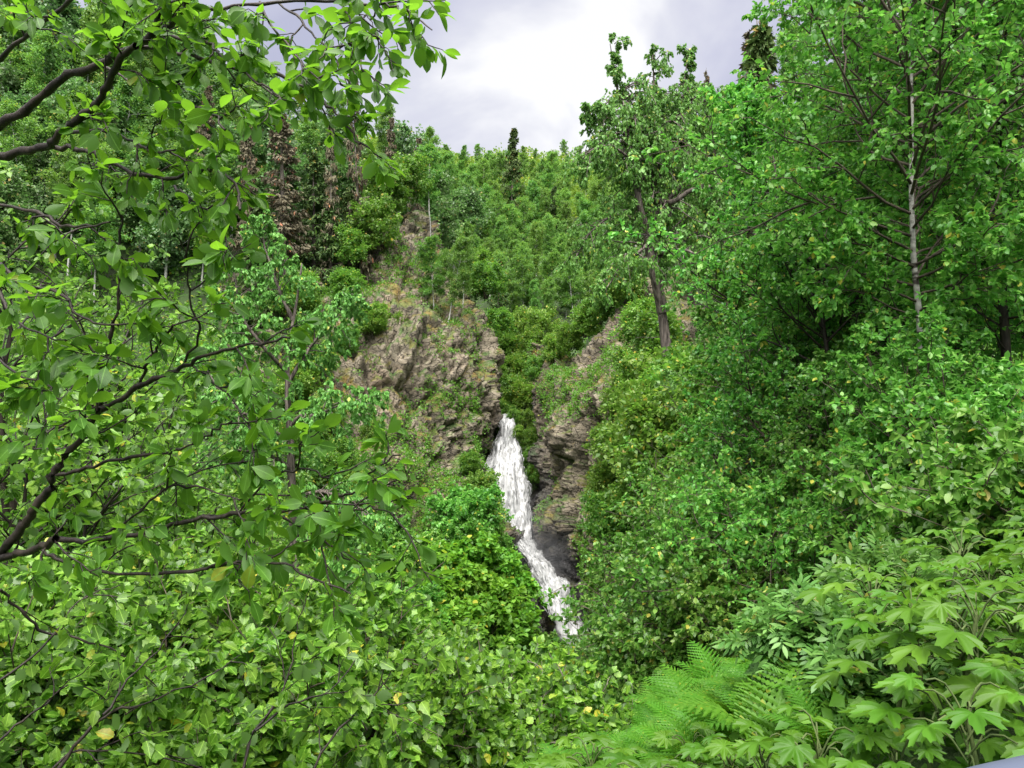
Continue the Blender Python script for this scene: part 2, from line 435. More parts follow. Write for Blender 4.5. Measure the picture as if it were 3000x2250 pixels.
# ------------------------------------------------------------------ terrain
def th(x, y):
    x = np.asarray(x, float); y = np.asarray(y, float)
    base = np.interp(y, [-30, 0, 2.5, 5, 9, 14, 24, 40, 54, 60, 66, 70, 75, 95, 130, 215, 245, 420], [.0, 0, -.15, -.78, -2.4, -6, -10, -12.5, -15, -15, -9, -3.5, .8, 11.0, 29, 77, 84, 90])
    xc = np.interp(y, [-30, 0, 10, 30, 54, 57, 61, 64, 66, 74, 95, 140, 220, 420], [-1.5, -1.5, -1, 2, 4.7, 3.0, 1.6, .2, -.6, -.8, 2, 5, 6, 6])
    wl = np.interp(y, [-30, 45, 55, 75, 100, 150, 220, 420], [0, 0, 2, 2, 5, 12, 20, 20])
    wr = np.interp(y, [-30, 45, 55, 72, 82, 100, 150, 220, 420], [0, 0, 3, 3, 4, 10, 18, 25, 25])
    s = x - xc
    s = np.where(s < 0, -np.maximum(0, -s - wl), np.maximum(0, s - wr))
    lft = np.interp(-s, [0, 2, 6, 12, 18, 46, 100, 220], [0, 0, 5, 17, 26, 45, 78, 120])
    rgt = np.interp(s, [0, 2, 5, 9, 30, 80, 220], [0, 0, 10, 17, 38, 84, 140])
    kl = np.interp(y, [-30, 0, 12, 30, 45, 58, 66, 80, 100, 130, 215, 420], [.04, .04, .10, .28, .42, .70, .95, .95, .80, .55, .16, .1])
    kr = np.interp(y, [-30, 0, 5, 10, 20, 32, 50, 65, 95, 130, 215, 420], [.08, .10, .13, .18, .40, .68, .85, .95, .85, .55, .15, .1])
    z = base + np.where(s < 0, lft * kl, rgt * kr)
    z = z + .30 * np.clip((x - .1) / 1.3, 0, 1) * np.clip((y - 1.2) / 1.5, 0, 1) * np.clip((12 - y) / 5, 0, 1)
    p = np.stack([x, y, 0 * x], -1)
    far = np.clip((y - 15) / 30, 0, 1)
    z = z + fbm(p * .09, 3, 3) * 1.6 * far + fbm(p * .45, 3, 9) * (.10 + .30 * far)
    return z

def ground(px, d):
    x = (px - 512) / F * d
    return np.array([x, d, float(th(x, d))])

def hit(px, py, d0=6., d1=260.):
    """where the sight line through (px,py) first meets the ground"""
    d = np.geomspace(d0, d1, 900)
    p = np.array([W(px, py, q) for q in d])
    h = th(p[:, 0], p[:, 1])
    k = np.argmax(p[:, 2] < h)
    return p[k] if p[k, 2] < h[k] else None

def ground_mat():
    m, nt, out = mat_new('forest_floor'); L = nt.links.new
    tc = nd(nt, 'TexCoord')
    n = nd(nt, 'TexNoise', i_Scale=.8, i_Detail=8., i_Roughness=.7); L(tc.outputs['Object'], n.inputs['Vector'])
    r = ramp(nt, [(.3, (.016, .02, .009)), (.5, (.024, .045, .010)), (.7, (.035, .075, .014))]); L(n.outputs[0], r.inputs[0])
    p = nd(nt, 'BsdfPrincipled', i_Roughness=.95); L(r.outputs[0], p.inputs['Base Color'])
    b = nd(nt, 'Bump', i_Strength=.8, i_Distance=.2); L(n.outputs[0], b.inputs['Height']); L(b.outputs[0], p.inputs['Normal'])
    L(p.outputs[0], out.inputs[0]); return m

def build_terrain():
    xs = np.concatenate([np.linspace(-230, -61, 40), np.arange(-60, 60, .8), np.linspace(61, 230, 40)])
    ys = np.concatenate([np.arange(-14, 100, .7), np.linspace(101, 260, 130), np.linspace(265, 420, 30)])
    X, Y = np.meshgrid(xs, ys)
    V = np.stack([X, Y, th(X, Y)], -1).reshape(-1, 3)
    nx, ny = len(xs), len(ys)
    i = (np.arange(ny - 1)[:, None] * nx + np.arange(nx - 1)[None]).ravel()
    Q = np.stack([i, i + 1, i + nx + 1, i + nx], 1)
    tag(link('terrain', new_mesh('terrain', V, [Q], ground_mat(), True)), 'structure')
build_terrain()

# ------------------------------------------------------------------ cliffs
FALL = [(496, 514, 416, 74), (497, 513, 422, 71), (494, 514, 438, 70.2), (488, 516, 452, 69.4), (483, 518, 463, 68), (480, 522, 475, 67.3), (481, 525, 488, 66.8),
        (486, 527, 505, 66.2), (492, 528, 520, 65.6), (503, 529, 533, 64.6), (514, 533, 545, 63), (522, 542, 556, 61), (528, 554, 570, 59.5), (534, 563, 582, 58),
        (538, 564, 595, 57.2), (544, 572, 608, 56.3), (552, 582, 622, 55.5), (560, 592, 642, 54.3)]

def grid_surface(ctrl, nu, nv):
    """Catmull-Rom surface through control points ctrl (R,C,3)"""
    rows = np.array([smooth_line(r, nu) for r in ctrl])           # R,nu,3
    return np.stack([smooth_line(rows[:, k], nv) for k in range(nu)], 1)   # nv,nu,3

def grid_normals(G):
    du = np.gradient(G, axis=1); dv = np.gradient(G, axis=0)
    return unit(np.cross(du, dv))

def rough_rock(G, amp=1.0, seed=0):
    N = grid_normals(G)
    N = np.where((N[..., 1:2] > 0), -N, N)
    a = np.array([[.87, .2, .45], [-.1, .95, .1], [-.5, -.1, .85]])
    p = G @ a
    p = p + .35 * np.stack([fbm(p * .5, 3, seed + 1), fbm(p * .5, 3, seed + 2), fbm(p * .5, 3, seed + 3)], -1)
    h = fbm(p * .16, 3, seed + 5) * 1.3
    for sc, am in ((.30, 1.5), (.75, .75), (1.7, .36), (3.6, .16)):
        st = np.array([1.0, 1.0, .6]) if sc < 1 else np.array([.7, 1., 1.5])
        i, f1, f2 = worley(p * sc * st, seed + int(sc * 10))
        h = h + am * (i - .5) - am * .45 * np.clip(.16 - (f2 - f1), 0, .16) / .16
    return G + N * (h * amp)[..., None], N

def rock_mat():
    m, nt, out = mat_new('cliff_rock'); L = nt.links.new
    tc = nd(nt, 'TexCoord'); geo = nd(nt, 'NewGeometry')
    mp = nd(nt, 'Mapping'); mp.inputs['Rotation'].default_value = (.3, .5, .2); mp.inputs['Scale'].default_value = (1, 1, 1.6); L(tc.outputs['Object'], mp.inputs[0])
    n1 = nd(nt, 'TexNoise', i_Scale=.55, i_Detail=9., i_Roughness=.68); L(mp.outputs[0], n1.inputs['Vector'])
    r1 = ramp(nt, [(.30, (.046, .040, .030)), (.45, (.152, .128, .090)), (.55, (.24, .202, .145)), (.70, (.33, .29, .22))]); L(n1.outputs[0], r1.inputs[0])
    n2 = nd(nt, 'TexNoise', i_Scale=.25, i_Detail=5., i_Roughness=.6, i_Distortion=.6); L(tc.outputs['Object'], n2.inputs['Vector'])
    r2 = ramp(nt, [(.55, (0, 0, 0)), (.68, (1, 1, 1))]); L(n2.outputs[0], r2.inputs[0])
    c = mixc(nt, r2.outputs[0], r1.outputs[0], (.215, .165, .115))
    # dark cracks
    vo = nd(nt, 'TexVoronoi', feature='DISTANCE_TO_EDGE', i_Scale=1.5); 
    nw = nd(nt, 'TexNoise', i_Scale=1.1, i_Detail=4.); L(mp.outputs[0], nw.inputs['Vector'])
    ad = nd(nt, 'VectorMath', operation='MULTIPLY_ADD'); L(nw.outputs['Color'], ad.inputs[0]); ad.inputs[1].default_value = (1.1, 1.1, 1.1); L(mp.outputs[0], ad.inputs[2])
    L(ad.outputs[0], vo.inputs['Vector'])
    rc = ramp(nt, [(.0, (.16, .14, .13)), (.06, (1, 1, 1))]); L(vo.outputs[0], rc.inputs[0])
    c = mixc(nt, 1.0, c, rc.outputs[0], 'MULTIPLY')
    # moss: ochre and green, mostly on ledges
    sep = nd(nt, 'SeparateXYZ'); L(geo.outputs['Normal'], sep.inputs[0])
    n3 = nd(nt, 'TexNoise', i_Scale=.38, i_Detail=8., i_Roughness=.72); L(tc.outputs['Object'], n3.inputs['Vector'])
    ma = nd(nt, 'Math', operation='MULTIPLY_ADD', i_1=.22); L(sep.outputs[2], ma.inputs[0]); L(n3.outputs[0], ma.inputs[2])
    rm = ramp(nt, [(.535, (0, 0, 0)), (.64, (1, 1, 1))]); L(ma.outputs[0], rm.inputs[0])
    n4 = nd(nt, 'TexNoise', i_Scale=.7, i_Detail=5.); L(tc.outputs['Object'], n4.inputs['Vector'])
    rg = ramp(nt, [(.40, (.045, .085, .014)), (.52, (.085, .095, .018)), (.68, (.15, .095, .02))]); L(n4.outputs[0], rg.inputs[0])
    c = mixc(nt, rm.outputs[0], c, rg.outputs[0])
    wet = nd(nt, 'Attribute', attribute_name='wet')
    c = mixc(nt, wet.outputs['Fac'], c, (.045, .042, .042))
    p = nd(nt, 'BsdfPrincipled'); L(c, p.inputs['Base Color'])
    ro = nd(nt, 'MapRange', i_3=.88, i_4=.35); L(wet.outputs['Fac'], ro.inputs[0]); L(ro.outputs[0], p.inputs['Roughness'])
    n5 = nd(nt, 'TexNoise', i_Scale=5., i_Detail=8., i_Roughness=.7); L(mp.outputs[0], n5.inputs['Vector'])
    b = nd(nt, 'Bump', i_Strength=.9, i_Distance=.18); L(n5.outputs[0], b.inputs['Height'])
    b2 = nd(nt, 'Bump', i_Strength=.8, i_Distance=.15); L(rc.outputs[0], b2.inputs['Height']); L(b.outputs[0], b2.inputs['Normal']); L(b2.outputs[0], p.inputs['Normal'])
    L(p.outputs[0], out.inputs[0]); return m
ROCK = rock_mat()

fall_pts = np.array([W((a + b) / 2, y, d) for a, b, y, d in FALL])
fall_right = np.array([W(b, y, d) for a, b, y, d in FALL])
def wetness(P, rad=3.2):
    d = np.min(np.linalg.norm(P[:, None] - np.concatenate([fall_right + [.8, 0, 0], fall_pts])[None], axis=-1), 1)
    d = d + 1.0 * fbm(P * .8, 3, 77)
    return np.clip(1.25 - d / rad, 0, 1)

CLIFFS = {}
def build_cliff(name, ctrl, nu, nv, seed, amp=1.0):
    C = np.array([[W(*q) for q in r] for r in ctrl])
    G = grid_surface(C, nu, nv)
    G, N = rough_rock(G, amp, seed)
    V = G.reshape(-1, 3)
    i = (np.arange(nv - 1)[:, None] * nu + np.arange(nu - 1)[None]).ravel()
    Q = np.stack([i, i + nu, i + nu + 1, i + 1], 1)
    me = new_mesh(name, V, [Q], ROCK, False, attrs={'wet': wetness(V)})
    tag(link(name, me), 'structure')
    CLIFFS[name] = (G, N)
build_cliff('cliff', [
    [(120, 330, 66), (180, 300, 66), (250, 262, 67), (335, 243, 69), (388, 240, 71), (416, 208, 76), (428, 225, 84), (430, 230, 94)],
    [(110, 380, 61), (175, 352, 60), (250, 320, 61), (335, 298, 63), (398, 288, 66), (432, 285, 70), (444, 285, 79), (446, 285, 90)],
    [(105, 420, 57), (170, 400, 56), (250, 380, 57), (335, 360, 58), (410, 345, 61), (464, 333, 66), (478, 330, 74), (480, 330, 86)],
    [(105, 470, 54), (170, 450, 52), (250, 440, 53), (340, 420, 55), (420, 410, 58), (480, 396, 63), (491, 395, 71), (496, 394, 82)],
    [(110, 520, 51), (175, 500, 50), (250, 500, 50), (345, 480, 52), (425, 470, 55), (474, 448, 62), (486, 446, 69), (490, 445, 80)],
    [(110, 580, 48), (180, 560, 47), (255, 560, 47), (350, 545, 49), (425, 530, 51), (466, 500, 57.5), (484, 505, 66), (490, 505, 76)],
    [(110, 660, 45), (185, 640, 44), (260, 640, 44), (355, 630, 46), (430, 600, 48), (488, 560, 54), (520, 566, 61), (524, 566, 70)],
    [(110, 740, 42), (190, 720, 42), (265, 720, 42), (360, 710, 43), (435, 690, 45), (500, 650, 50), (545, 650, 55), (550, 650, 64)]], 330, 300, 11)
build_cliff('cliff_right', [
    [(536, 340, 92), (540, 345, 78), (570, 350, 68), (606, 324, 65), (640, 290, 63), (700, 255, 61), (780, 230, 58)],
    [(526, 385, 90), (530, 385, 76), (547, 380, 66), (590, 365, 61), (640, 350, 57), (700, 330, 55), (780, 310, 52)],
    [(522, 430, 88), (526, 430, 74), (537, 430, 65), (585, 420, 58), (640, 410, 54), (700, 400, 52), (780, 390, 49)],
    [(524, 480, 82), (528, 480, 71), (543, 485, 63), (590, 480, 55), (640, 470, 51), (700, 460, 49), (780, 450, 46)],
    [(528, 525, 78), (532, 525, 68), (554, 530, 59.5), (595, 540, 52), (645, 540, 48), (700, 540, 46), (780, 530, 43)],
    [(540, 570, 74), (546, 570, 63), (572, 566, 57), (605, 600, 49), (650, 610, 45), (700, 610, 43), (780, 600, 40)],
    [(560, 640, 70), (566, 640, 60), (600, 640, 53), (620, 690, 46), (660, 700, 42), (700, 700, 40), (780, 690, 38)]], 220, 250, 23, .85)

# ------------------------------------------------------------------ waterfall
def water_mat():
    m, nt, out = mat_new('falling_water'); L = nt.links.new
    tc = nd(nt, 'TexCoord'); mp = nd(nt, 'Mapping'); mp.inputs['Scale'].default_value = (1.3, .5, .15); L(tc.outputs['Object'], mp.inputs[0])
    n = nd(nt, 'TexNoise', i_Scale=2.6, i_Detail=8., i_Roughness=.7); L(mp.outputs[0], n.inputs['Vector'])
    r = ramp(nt, [(.26, (.10, .106, .11)), (.37, (.25, .255, .258)), (.48, (.42, .423, .423)), (.62, (.55, .55, .55))]); L(n.outputs[0], r.inputs[0])
    p = nd(nt, 'BsdfPrincipled', i_Roughness=.45); L(r.outputs[0], p.inputs['Base Color'])
    p.inputs['Subsurface Weight'].default_value = .0
    n2 = nd(nt, 'TexNoise', i_Scale=7., i_Detail=6., i_Roughness=.7); L(mp.outputs[0], n2.inputs['Vector'])
    b = nd(nt, 'Bump', i_Strength=.2, i_Distance=.06); L(n2.outputs[0], b.inputs['Height']); L(b.outputs[0], p.inputs['Normal'])
    t = nd(nt, 'BsdfTranslucent'); L(r.outputs[0], t.inputs[0])
    ms = nd(nt, 'MixShader', i_0=.3); L(p.outputs[0], ms.inputs[1]); L(t.outputs[0], ms.inputs[2])
    at = nd(nt, 'Attribute', attribute_name='thin'); n3 = nd(nt, 'TexNoise', i_Scale=4.5, i_Detail=5., i_Roughness=.7); L(mp.outputs[0], n3.inputs['Vector'])
    a1 = nd(nt, 'Math', operation='MULTIPLY_ADD', i_1=1.6); L(n3.outputs[0], a1.inputs[0]); L(at.outputs['Fac'], a1.inputs[2])
    a2 = nd(nt, 'MapRange', i_1=1.18, i_2=1.75, i_3=0., i_4=.92); L(a1.outputs[0], a2.inputs[0])
    tp = nd(nt, 'BsdfTransparent'); m3 = nd(nt, 'MixShader'); L(a2.outputs[0], m3.inputs[0]); L(ms.outputs[0], m3.inputs[1]); L(tp.outputs[0], m3.inputs[2])
    L(m3.outputs[0], out.inputs[0]); return m
WATER = water_mat()
def build_fall():
    r = np.random.default_rng(3)
    wide = lambda y: np.interp(y, [416, 440, 480, 540, 640], [1.0, 1.15, 1.2, 1.1, 1.1])
    FW = [((a + b) / 2 + 3 - (b - a) / 2 * wide(y), (a + b) / 2 + 3 + (b - a) / 2 * wide(y), y, d) for a, b, y, d in FALL]
    rows = np.array([[W(a + (b - a) * u, y, d - .9 * math.sin(PI * u)) for u in np.linspace(0, 1, 7)] for a, b, y, d in FW])
    G = grid_surface(rows, 70, 300)
    G[..., 1] -= 1.5
    N = grid_normals(G); N = np.where(N[..., 1:2] > 0, -N, N)
    q = G * np.array([1.7, .8, .33])
    h = .20 * fbm(q, 3, 5) + .12 * np.abs(fbm(G * [3.4, 1.2, .5], 3, 15))
    edge = np.linspace(0, 1, 70)
    h = h - .6 * np.clip(np.abs(edge - .5) * 2 - .78, 0, 1)[None] * 2
    G2 = G + N * h[..., None]
    G2[..., 0] += .22 * fbm(G * [.2, .2, 1.3], 3, 31) * (np.abs(edge - .5) * 2)[None] ** 2
    i = (np.arange(299)[:, None] * 70 + np.arange(69)[None]).ravel()
    Q = np.stack([i, i + 70, i + 71, i + 1], 1)
    # strands and clots of foam thrown off the sheet
    n = 900
    a = r.integers(6, 265, n); b = np.clip((r.beta(.8, .8, n) * 69).astype(int), 0, 68)
    L = np.maximum(5, (r.random(n) ** 2 * 16).astype(int))
    rows_, radii_ = [], []
    for k in range(n):
        ix = np.clip(a[k] + np.linspace(0, L[k], 5).astype(int), 0, 299)
        w = r.uniform(.02, .14)
        ln = G2[ix, b[k]] + N[ix, b[k]] * w * np.sin(np.linspace(0, PI, 5))[:, None] + r.normal(0, .05, 3)
        rows_.append(ln); radii_.append(r.uniform(.012, .045) * np.sin(np.linspace(.15, PI - .1, 5)))
    tv, tq = tubes(np.array(rows_), np.array(radii_), 4)
    V = np.concatenate([G2.reshape(-1, 3), tv]); Q = np.concatenate([Q, tq + 21000])
    e2 = np.abs(edge - .5) * 2; thin = np.tile(.8 * e2 ** 3 + .12 * (edge > .6), (300, 1)).ravel()
    thin = np.concatenate([thin, np.full(len(tv), .42)])
    o = link('waterfall', new_mesh('waterfall', V, [Q], WATER, True, attrs={'thin': thin}))
    tag(o, 'structure', 'white waterfall dropping through the narrow rock gorge', 'waterfall')
build_fall()
def build_mist():
    V, Q = [], []
    c = W(548, 552, 59.5)
    nu, nv = 16, 10
    th_ = np.linspace(0, PI, nv); ph = np.arange(nu) * 2 * PI / nu
    V = np.stack([np.outer(np.sin(th_), np.cos(ph)) * 3.0, np.outer(np.sin(th_), np.sin(ph)) * 3.2, np.outer(np.cos(th_), np.ones(nu)) * 4.2], -1).reshape(-1, 3)
    i = np.arange(nv - 1)[:, None] * nu; j = np.arange(nu)[None]; j2 = (j + 1) % nu
    Q = np.stack([i + j, i + nu + j, i + nu + j2, i + j2], -1).reshape(-1, 4)
    m, nt, out = mat_new('spray_mist'); L = nt.links.new
    tc = nd(nt, 'TexCoord'); ln = nd(nt, 'VectorMath', operation='LENGTH'); mp = nd(nt, 'Mapping'); mp.inputs['Scale'].default_value = (1 / 3., 1 / 3.2, 1 / 4.2)
    L(tc.outputs['Object'], mp.inputs[0]); L(mp.outputs[0], ln.inputs[0])
    mr = nd(nt, 'MapRange', i_1=1., i_2=.2, i_3=0., i_4=1.); L(ln.outputs['Value'], mr.inputs[0])
    n = nd(nt, 'TexNoise', i_Scale=.45, i_Detail=3.); L(tc.outputs['Object'], n.inputs['Vector'])
    mu = nd(nt, 'Math', operation='MULTIPLY'); L(mr.outputs[0], mu.inputs[0]); L(n.outputs[0], mu.inputs[1])
    m2 = nd(nt, 'Math', operation='MULTIPLY', i_1=.08); L(mu.outputs[0], m2.inputs[0])
    pv = nd(nt, 'VolumePrincipled'); pv.inputs['Color'].default_value = (.9, .92, .95, 1); L(m2.outputs[0], pv.inputs['Density']); L(pv.outputs[0], out.inputs['Volume'])
    tag(link('mist', new_mesh('mist', V, [Q], m, True), None, c), 'stuff', 'thin white spray drifting in front of the wet rock beside the falls', 'mist')
build_mist()
print('t cliffs', time.time() - T0)

# ------------------------------------------------------------------ trees
PROF = {'oval': lambda q: np.sin(PI * np.clip(q * .86 + .12, 0, 1)) ** .7,
        'cone': lambda q: (1 - q) ** .9 + .05,
        'dome': lambda q: np.sqrt(np.clip(1 - (q * .95) ** 2, 0, 1)),
        'vase': lambda q: .35 + .65 * np.sin(PI * np.clip(q * .8 + .1, 0, 1))}

def make_tree(seed, H, r0, R, cb=.25, n1=24, n2=6, n3=5, nl=8, ls=.1, tm=LO, leaf=None, bark=None, shape='oval', stems=1, fan=0., lean=(0, 0),
              a0=1.35, a1=.55, limb=None, up=.15, curl1=.12, droop=-.15, down=.35, normal_up=1., uv=False, l2=.5, l3=.5, trunk=None, sides=7, twigwood=True, wander=.05, ragged=.35):
    """returns (trunk mesh, crown mesh) around the origin"""
    r = np.random.default_rng(seed)
    K = 12
    S = np.linspace(0, 1, K)
    if trunk is not None:
        st = np.array(trunk, float)
        if st.ndim == 2: st = st[None]
        st = np.array([smooth_line(q, K) for q in st])
    else:
        az = np.arange(stems) * 2 * PI / stems + r.random(stems)
        rd = fan * (r.uniform(.35, 1, stems) if stems > 1 else np.zeros(1))
        d = np.stack([np.cos(az) * rd + lean[0], np.sin(az) * rd + lean[1], np.ones(stems)], 1)
        hh = H * (r.uniform(.75, 1, stems) if stems > 1 else np.ones(1))
        w = np.cumsum(r.normal(0, 1, (stems, K, 3)), 1) * wander * H / math.sqrt(K); w -= w[:, :1]; w[..., 2] *= .2
        st = (S[None, :, None] * d[:, None] * hh[:, None, None] * np.array([1, 1, 1])) + w * S[None, :, None]
        st[..., 2] = S[None] * hh[:, None] + w[..., 2] * .3
        if stems > 1: st[:, :, :2] += (np.stack([np.cos(az), np.sin(az)], 1) * .04 * H)[:, None]
    ns = len(st)
    wood = Acc()
    wood.tube(st, r0 * (1 - .88 * S[None] ** 1.1) * np.ones((ns, 1)) * (1 + .35 * np.exp(-S * 18))[None], sides)
    stemwood = wood
    if limb is not None: wood = Acc()
    # limbs
    q = ((np.arange(n1)[None] + r.random((ns, n1))) / n1)
    t = cb + (1 - cb) * q * .98
    x = np.clip(t * (K - 1), 0, K - 1.001); i = x.astype(int); f = (x - i)[..., None]
    pi = np.arange(ns)[:, None]
    o = st[pi, i] * (1 - f) + st[pi, i + 1] * f
    ph = np.arange(n1)[None] * 2.39996 + r.random((ns, 1)) * 6.28 + r.normal(0, .5, (ns, n1))
    an = a0 + (a1 - a0) * q + r.normal(0, .14, (ns, n1))
    d = np.stack([np.cos(ph) * np.sin(an), np.sin(ph) * np.sin(an), np.cos(an)], -1)
    tg = unit(st[pi, i + 1] - st[pi, i]); d = unit(d + (tg - [0, 0, 1]) * .7)
    L1 = R * PROF[shape](q) * r.uniform(1 - ragged, 1 + .8 * ragged, (ns, n1))
    L1 = np.maximum(L1, .12 * R)
    s6 = np.linspace(0, 1, 7)[None, None, :, None]
    w = np.cumsum(r.normal(0, 1, (ns, n1, 7, 3)), 2) * .10 / math.sqrt(7); w -= w[:, :, :1]
    pr = o[:, :, None] + L1[..., None, None] * (s6 * d[:, :, None] + w * s6 + curl1 * s6 ** 2 * np.array([0, 0, 1.0]))
    pr = pr.reshape(-1, 7, 3); L1 = L1.ravel()
    rl = np.minimum(.34 * r0, .009 * L1 + .003)
    wood.tube(pr, rl[:, None] * np.linspace(1, .25, 7)[None], 5)
    sec, L2 = kids(pr, n2, L1 * l2, .85, up, .22, 1., 6, droop * .5, .14, r)
    if twigwood: wood.tube(sec, (.010 * L2 + .002)[:, None] * np.linspace(1, .3, 6)[None], 4)
    tw, L3 = kids(sec, n3, L2 * l3, .8, up * .5, .12, 1., 4, droop, .14, r)
    if twigwood and len(tw) < 9000: wood.tube(tw, (.006 * L3 + .0012)[:, None] * np.linspace(1, .4, 4)[None], 3)
    P, A, N = leaf_spots(tw, nl, r, down, normal_up=normal_up)
    sz = ls * r.uniform(.6, 1.25, len(P))
    cr = leaves('crown', tm, P, A, N, sz, leaf, True, uv)
    if limb is not None: return stemwood.mesh('trunk', bark), cr, wood.mesh('branches', limb)
    return wood.mesh('trunk', bark), cr

def put_tree(name, label, cat, loc, meshes, group=None, rz=0, scale=1, parts=('trunk', 'crown')):
    t = thing(name, label, cat, loc, group, rz, scale)
    for nm, me in zip(list(parts) + ['branches'], meshes): link(nm, me, t)
    return t

def make_spruce(seed, H, R, leaf, dens=1.0, live=True):
    r = np.random.default_rng(seed)
    K = 10; S = np.linspace(0, 1, K)
    st = np.stack([.05 * np.cumsum(r.normal(0, .3, K)) , .05 * np.cumsum(r.normal(0, .3, K)), S * H], 1)[None]
    st[:, 0, :2] = 0
    wood = Acc(); wood.tube(st, (.018 * H * (1 - .93 * S))[None], 6)
    n = int(95 * dens)
    q = np.sort(r.random(n)) ** .85
    z = (.10 + .89 * q) * H
    L = R * (1 - q) ** .8 * r.uniform(.55, 1.1, n) + .12
    ph = r.random(n) * 6.28
    an = np.where(q > .8, 1.2, 1.75) + r.normal(0, .12, n)
    d = np.stack([np.cos(ph) * np.sin(an), np.sin(ph) * np.sin(an), np.cos(an)], 1)
    o = np.stack([np.interp(z, st[0, :, 2], st[0, :, 0]), np.interp(z, st[0, :, 2], st[0, :, 1]), z], 1)
    s = np.linspace(0, 1, 6)[None, :, None]
    pr = o[:, None] + L[:, None, None] * (s * d[:, None] + .18 * s ** 2 * np.array([0, 0, 1.0]))
    wood.tube(pr, (.012 * L + .008)[:, None] * np.linspace(1, .3, 6)[None], 4)
    sec, L2 = kids(pr, 8, L * .38, .9, -.15, .1, 1., 4, -.3, .1, r, flat=.6)
    P, A, N = leaf_spots(sec, 7 if live else 5, r, .5, .55, normal_up=.5)
    return wood.mesh('trunk', M['barkgrey'] if live else M['barktwig']), leaves('crown', LON, P, A, N, r.uniform(.16, .34, len(P)) * (R / 1.6), leaf, False)

# prototypes of the wood on the slopes, each first copy is used as a tree itself
FAR = {}
def far_proto(kind, meshes, name, cat): FAR.setdefault(kind, []).append((meshes, name, cat))
for k in range(4):
    far_proto('aspen', make_tree(100 + k, (11.5, 10.0)[k % 2], .085, (1.25, 1.75)[k % 2], (.45, .28)[k % 2], 32, 6, 4, 3, .36, (CL1, CL2, CL3, CL1)[k], M['aspen'], M['barkfar'], 'oval', lean=((k - 1.5) * .03, 0), a0=1.3, a1=.75, ragged=.6, twigwood=False, up=.25, normal_up=.8, down=.2, sides=5), 'aspen_tree', 'tree')
for k in range(3):
    far_proto('bush', make_tree(120 + k, 3.6, .06, 1.6, .08, 12, 4, 4, 2, .50, (CL1, CL2, CL3)[k], M['farbush'], M['barkshrub'], 'dome', stems=4, fan=.45, twigwood=False, up=.2, down=.2, sides=5), 'alder_bush', 'bush')
for k in range(2):
    far_proto('pale', make_tree(130 + k, 9.0, .13, 2.3, .2, 26, 6, 4, 2, .60, (CL3, CL2)[k], M['grey'], M['barkfar'], 'oval', twigwood=False, up=.3, down=.3, sides=5), 'poplar_tree', 'tree')
for k in range(2):
    far_proto('spruce', make_spruce(140 + k, 10., 1.9, M['spruce'], 1.3), 'spruce_tree', 'tree')
    far_proto('dead', make_spruce(150 + k, 11., 1.5, M['dead'], 1.2, False), 'dead_spruce', 'tree')
_used = set()
def far(kind, k, loc, h, label, group, rz=None, rng=RNG):
    lst = FAR[kind]; k = k % len(lst); meshes, name, cat = lst[k]
    rz = rng.random() * 6.28 if rz is None else rz
    s = h * 1.0
    t = put_tree(name, label, cat, loc, meshes, group, rz, s)
    t.rotation_euler = (rng.normal(0, .04), rng.normal(0, .04), rz)
    return t

def scatter_px(n, poly, rng, d0=40, mind=14):
    """ground points seen inside a photo polygon, thinned"""
    poly = np.array(poly, float); lo, hi = poly.min(0), poly.max(0)
    pts, got = [], []
    tries = 0
    while len(pts) < n and tries < n * 60:
        tries += 1
        x, y = rng.uniform(lo, hi)
        c = False; j = len(poly) - 1
        for i in range(len(poly)):
            if (poly[i, 1] > y) != (poly[j, 1] > y) and x < (poly[j, 0] - poly[i, 0]) * (y - poly[i, 1]) / (poly[j, 1] - poly[i, 1]) + poly[i, 0]: c = not c
            j = i
        if not c or any((x - a) ** 2 + 2.2 * (y - b) ** 2 < mind ** 2 for a, b in got): continue
        p = hit(x, y, d0)
        if p is None: continue
        got.append((x, y)); pts.append(p)
    return pts

rf = np.random.default_rng(21)
def top_at(px, py, d, x=None):
    """ground point d metres ahead in the direction px, and the height that reaches up to py"""
    g = ground(px, d)
    return g, W(px, py, d)[2] - g[2]

# ---- the wood on the far hillside behind the falls
REG = 'wood on the far hillside behind the waterfall'
for p in scatter_px(170, [(425, 150), (470, 142), (600, 142), (660, 150), (650, 260), (606, 318), (560, 335), (500, 335), (470, 300), (445, 240)], rf, 84, 10):
    far('aspen', int(rf.integers(4)), p - [0, 0, .4], rf.uniform(.6, 1.1) * np.interp(p[1], [85, 120, 170, 171], [.75, 1.1, 1.2, .8]), 'slender green aspen in the ' + REG, 'aspens in the far wood')
g, h = top_at(511, 130, 150)
lone = far('spruce', 0, g, h / 10, 'lone dark spruce rising above the far ridge under the clouds', None)
lone.scale = (.8 * h / 10, .8 * h / 10, h / 10)
for px, py, d in ((556, 186, 140), (497, 258, 100)):
    g, h = top_at(px, py, d); far('spruce', 1, g, min(1.3, h / 10), 'small dark spruce half hidden among aspens of the far wood', 'dark spruces in the far wood')
for px, py, d in ((420, 113, 112), (430, 108, 116), (454, 117, 126), (466, 128, 130), (396, 108, 104)):
    g, h = top_at(px, py, d); far('pale', int(rf.integers(2)), g, np.clip(h / 9, .6, 1.5), 'airy grey-green poplar standing up on the skyline left of the lone spruce', 'poplars on the left skyline')
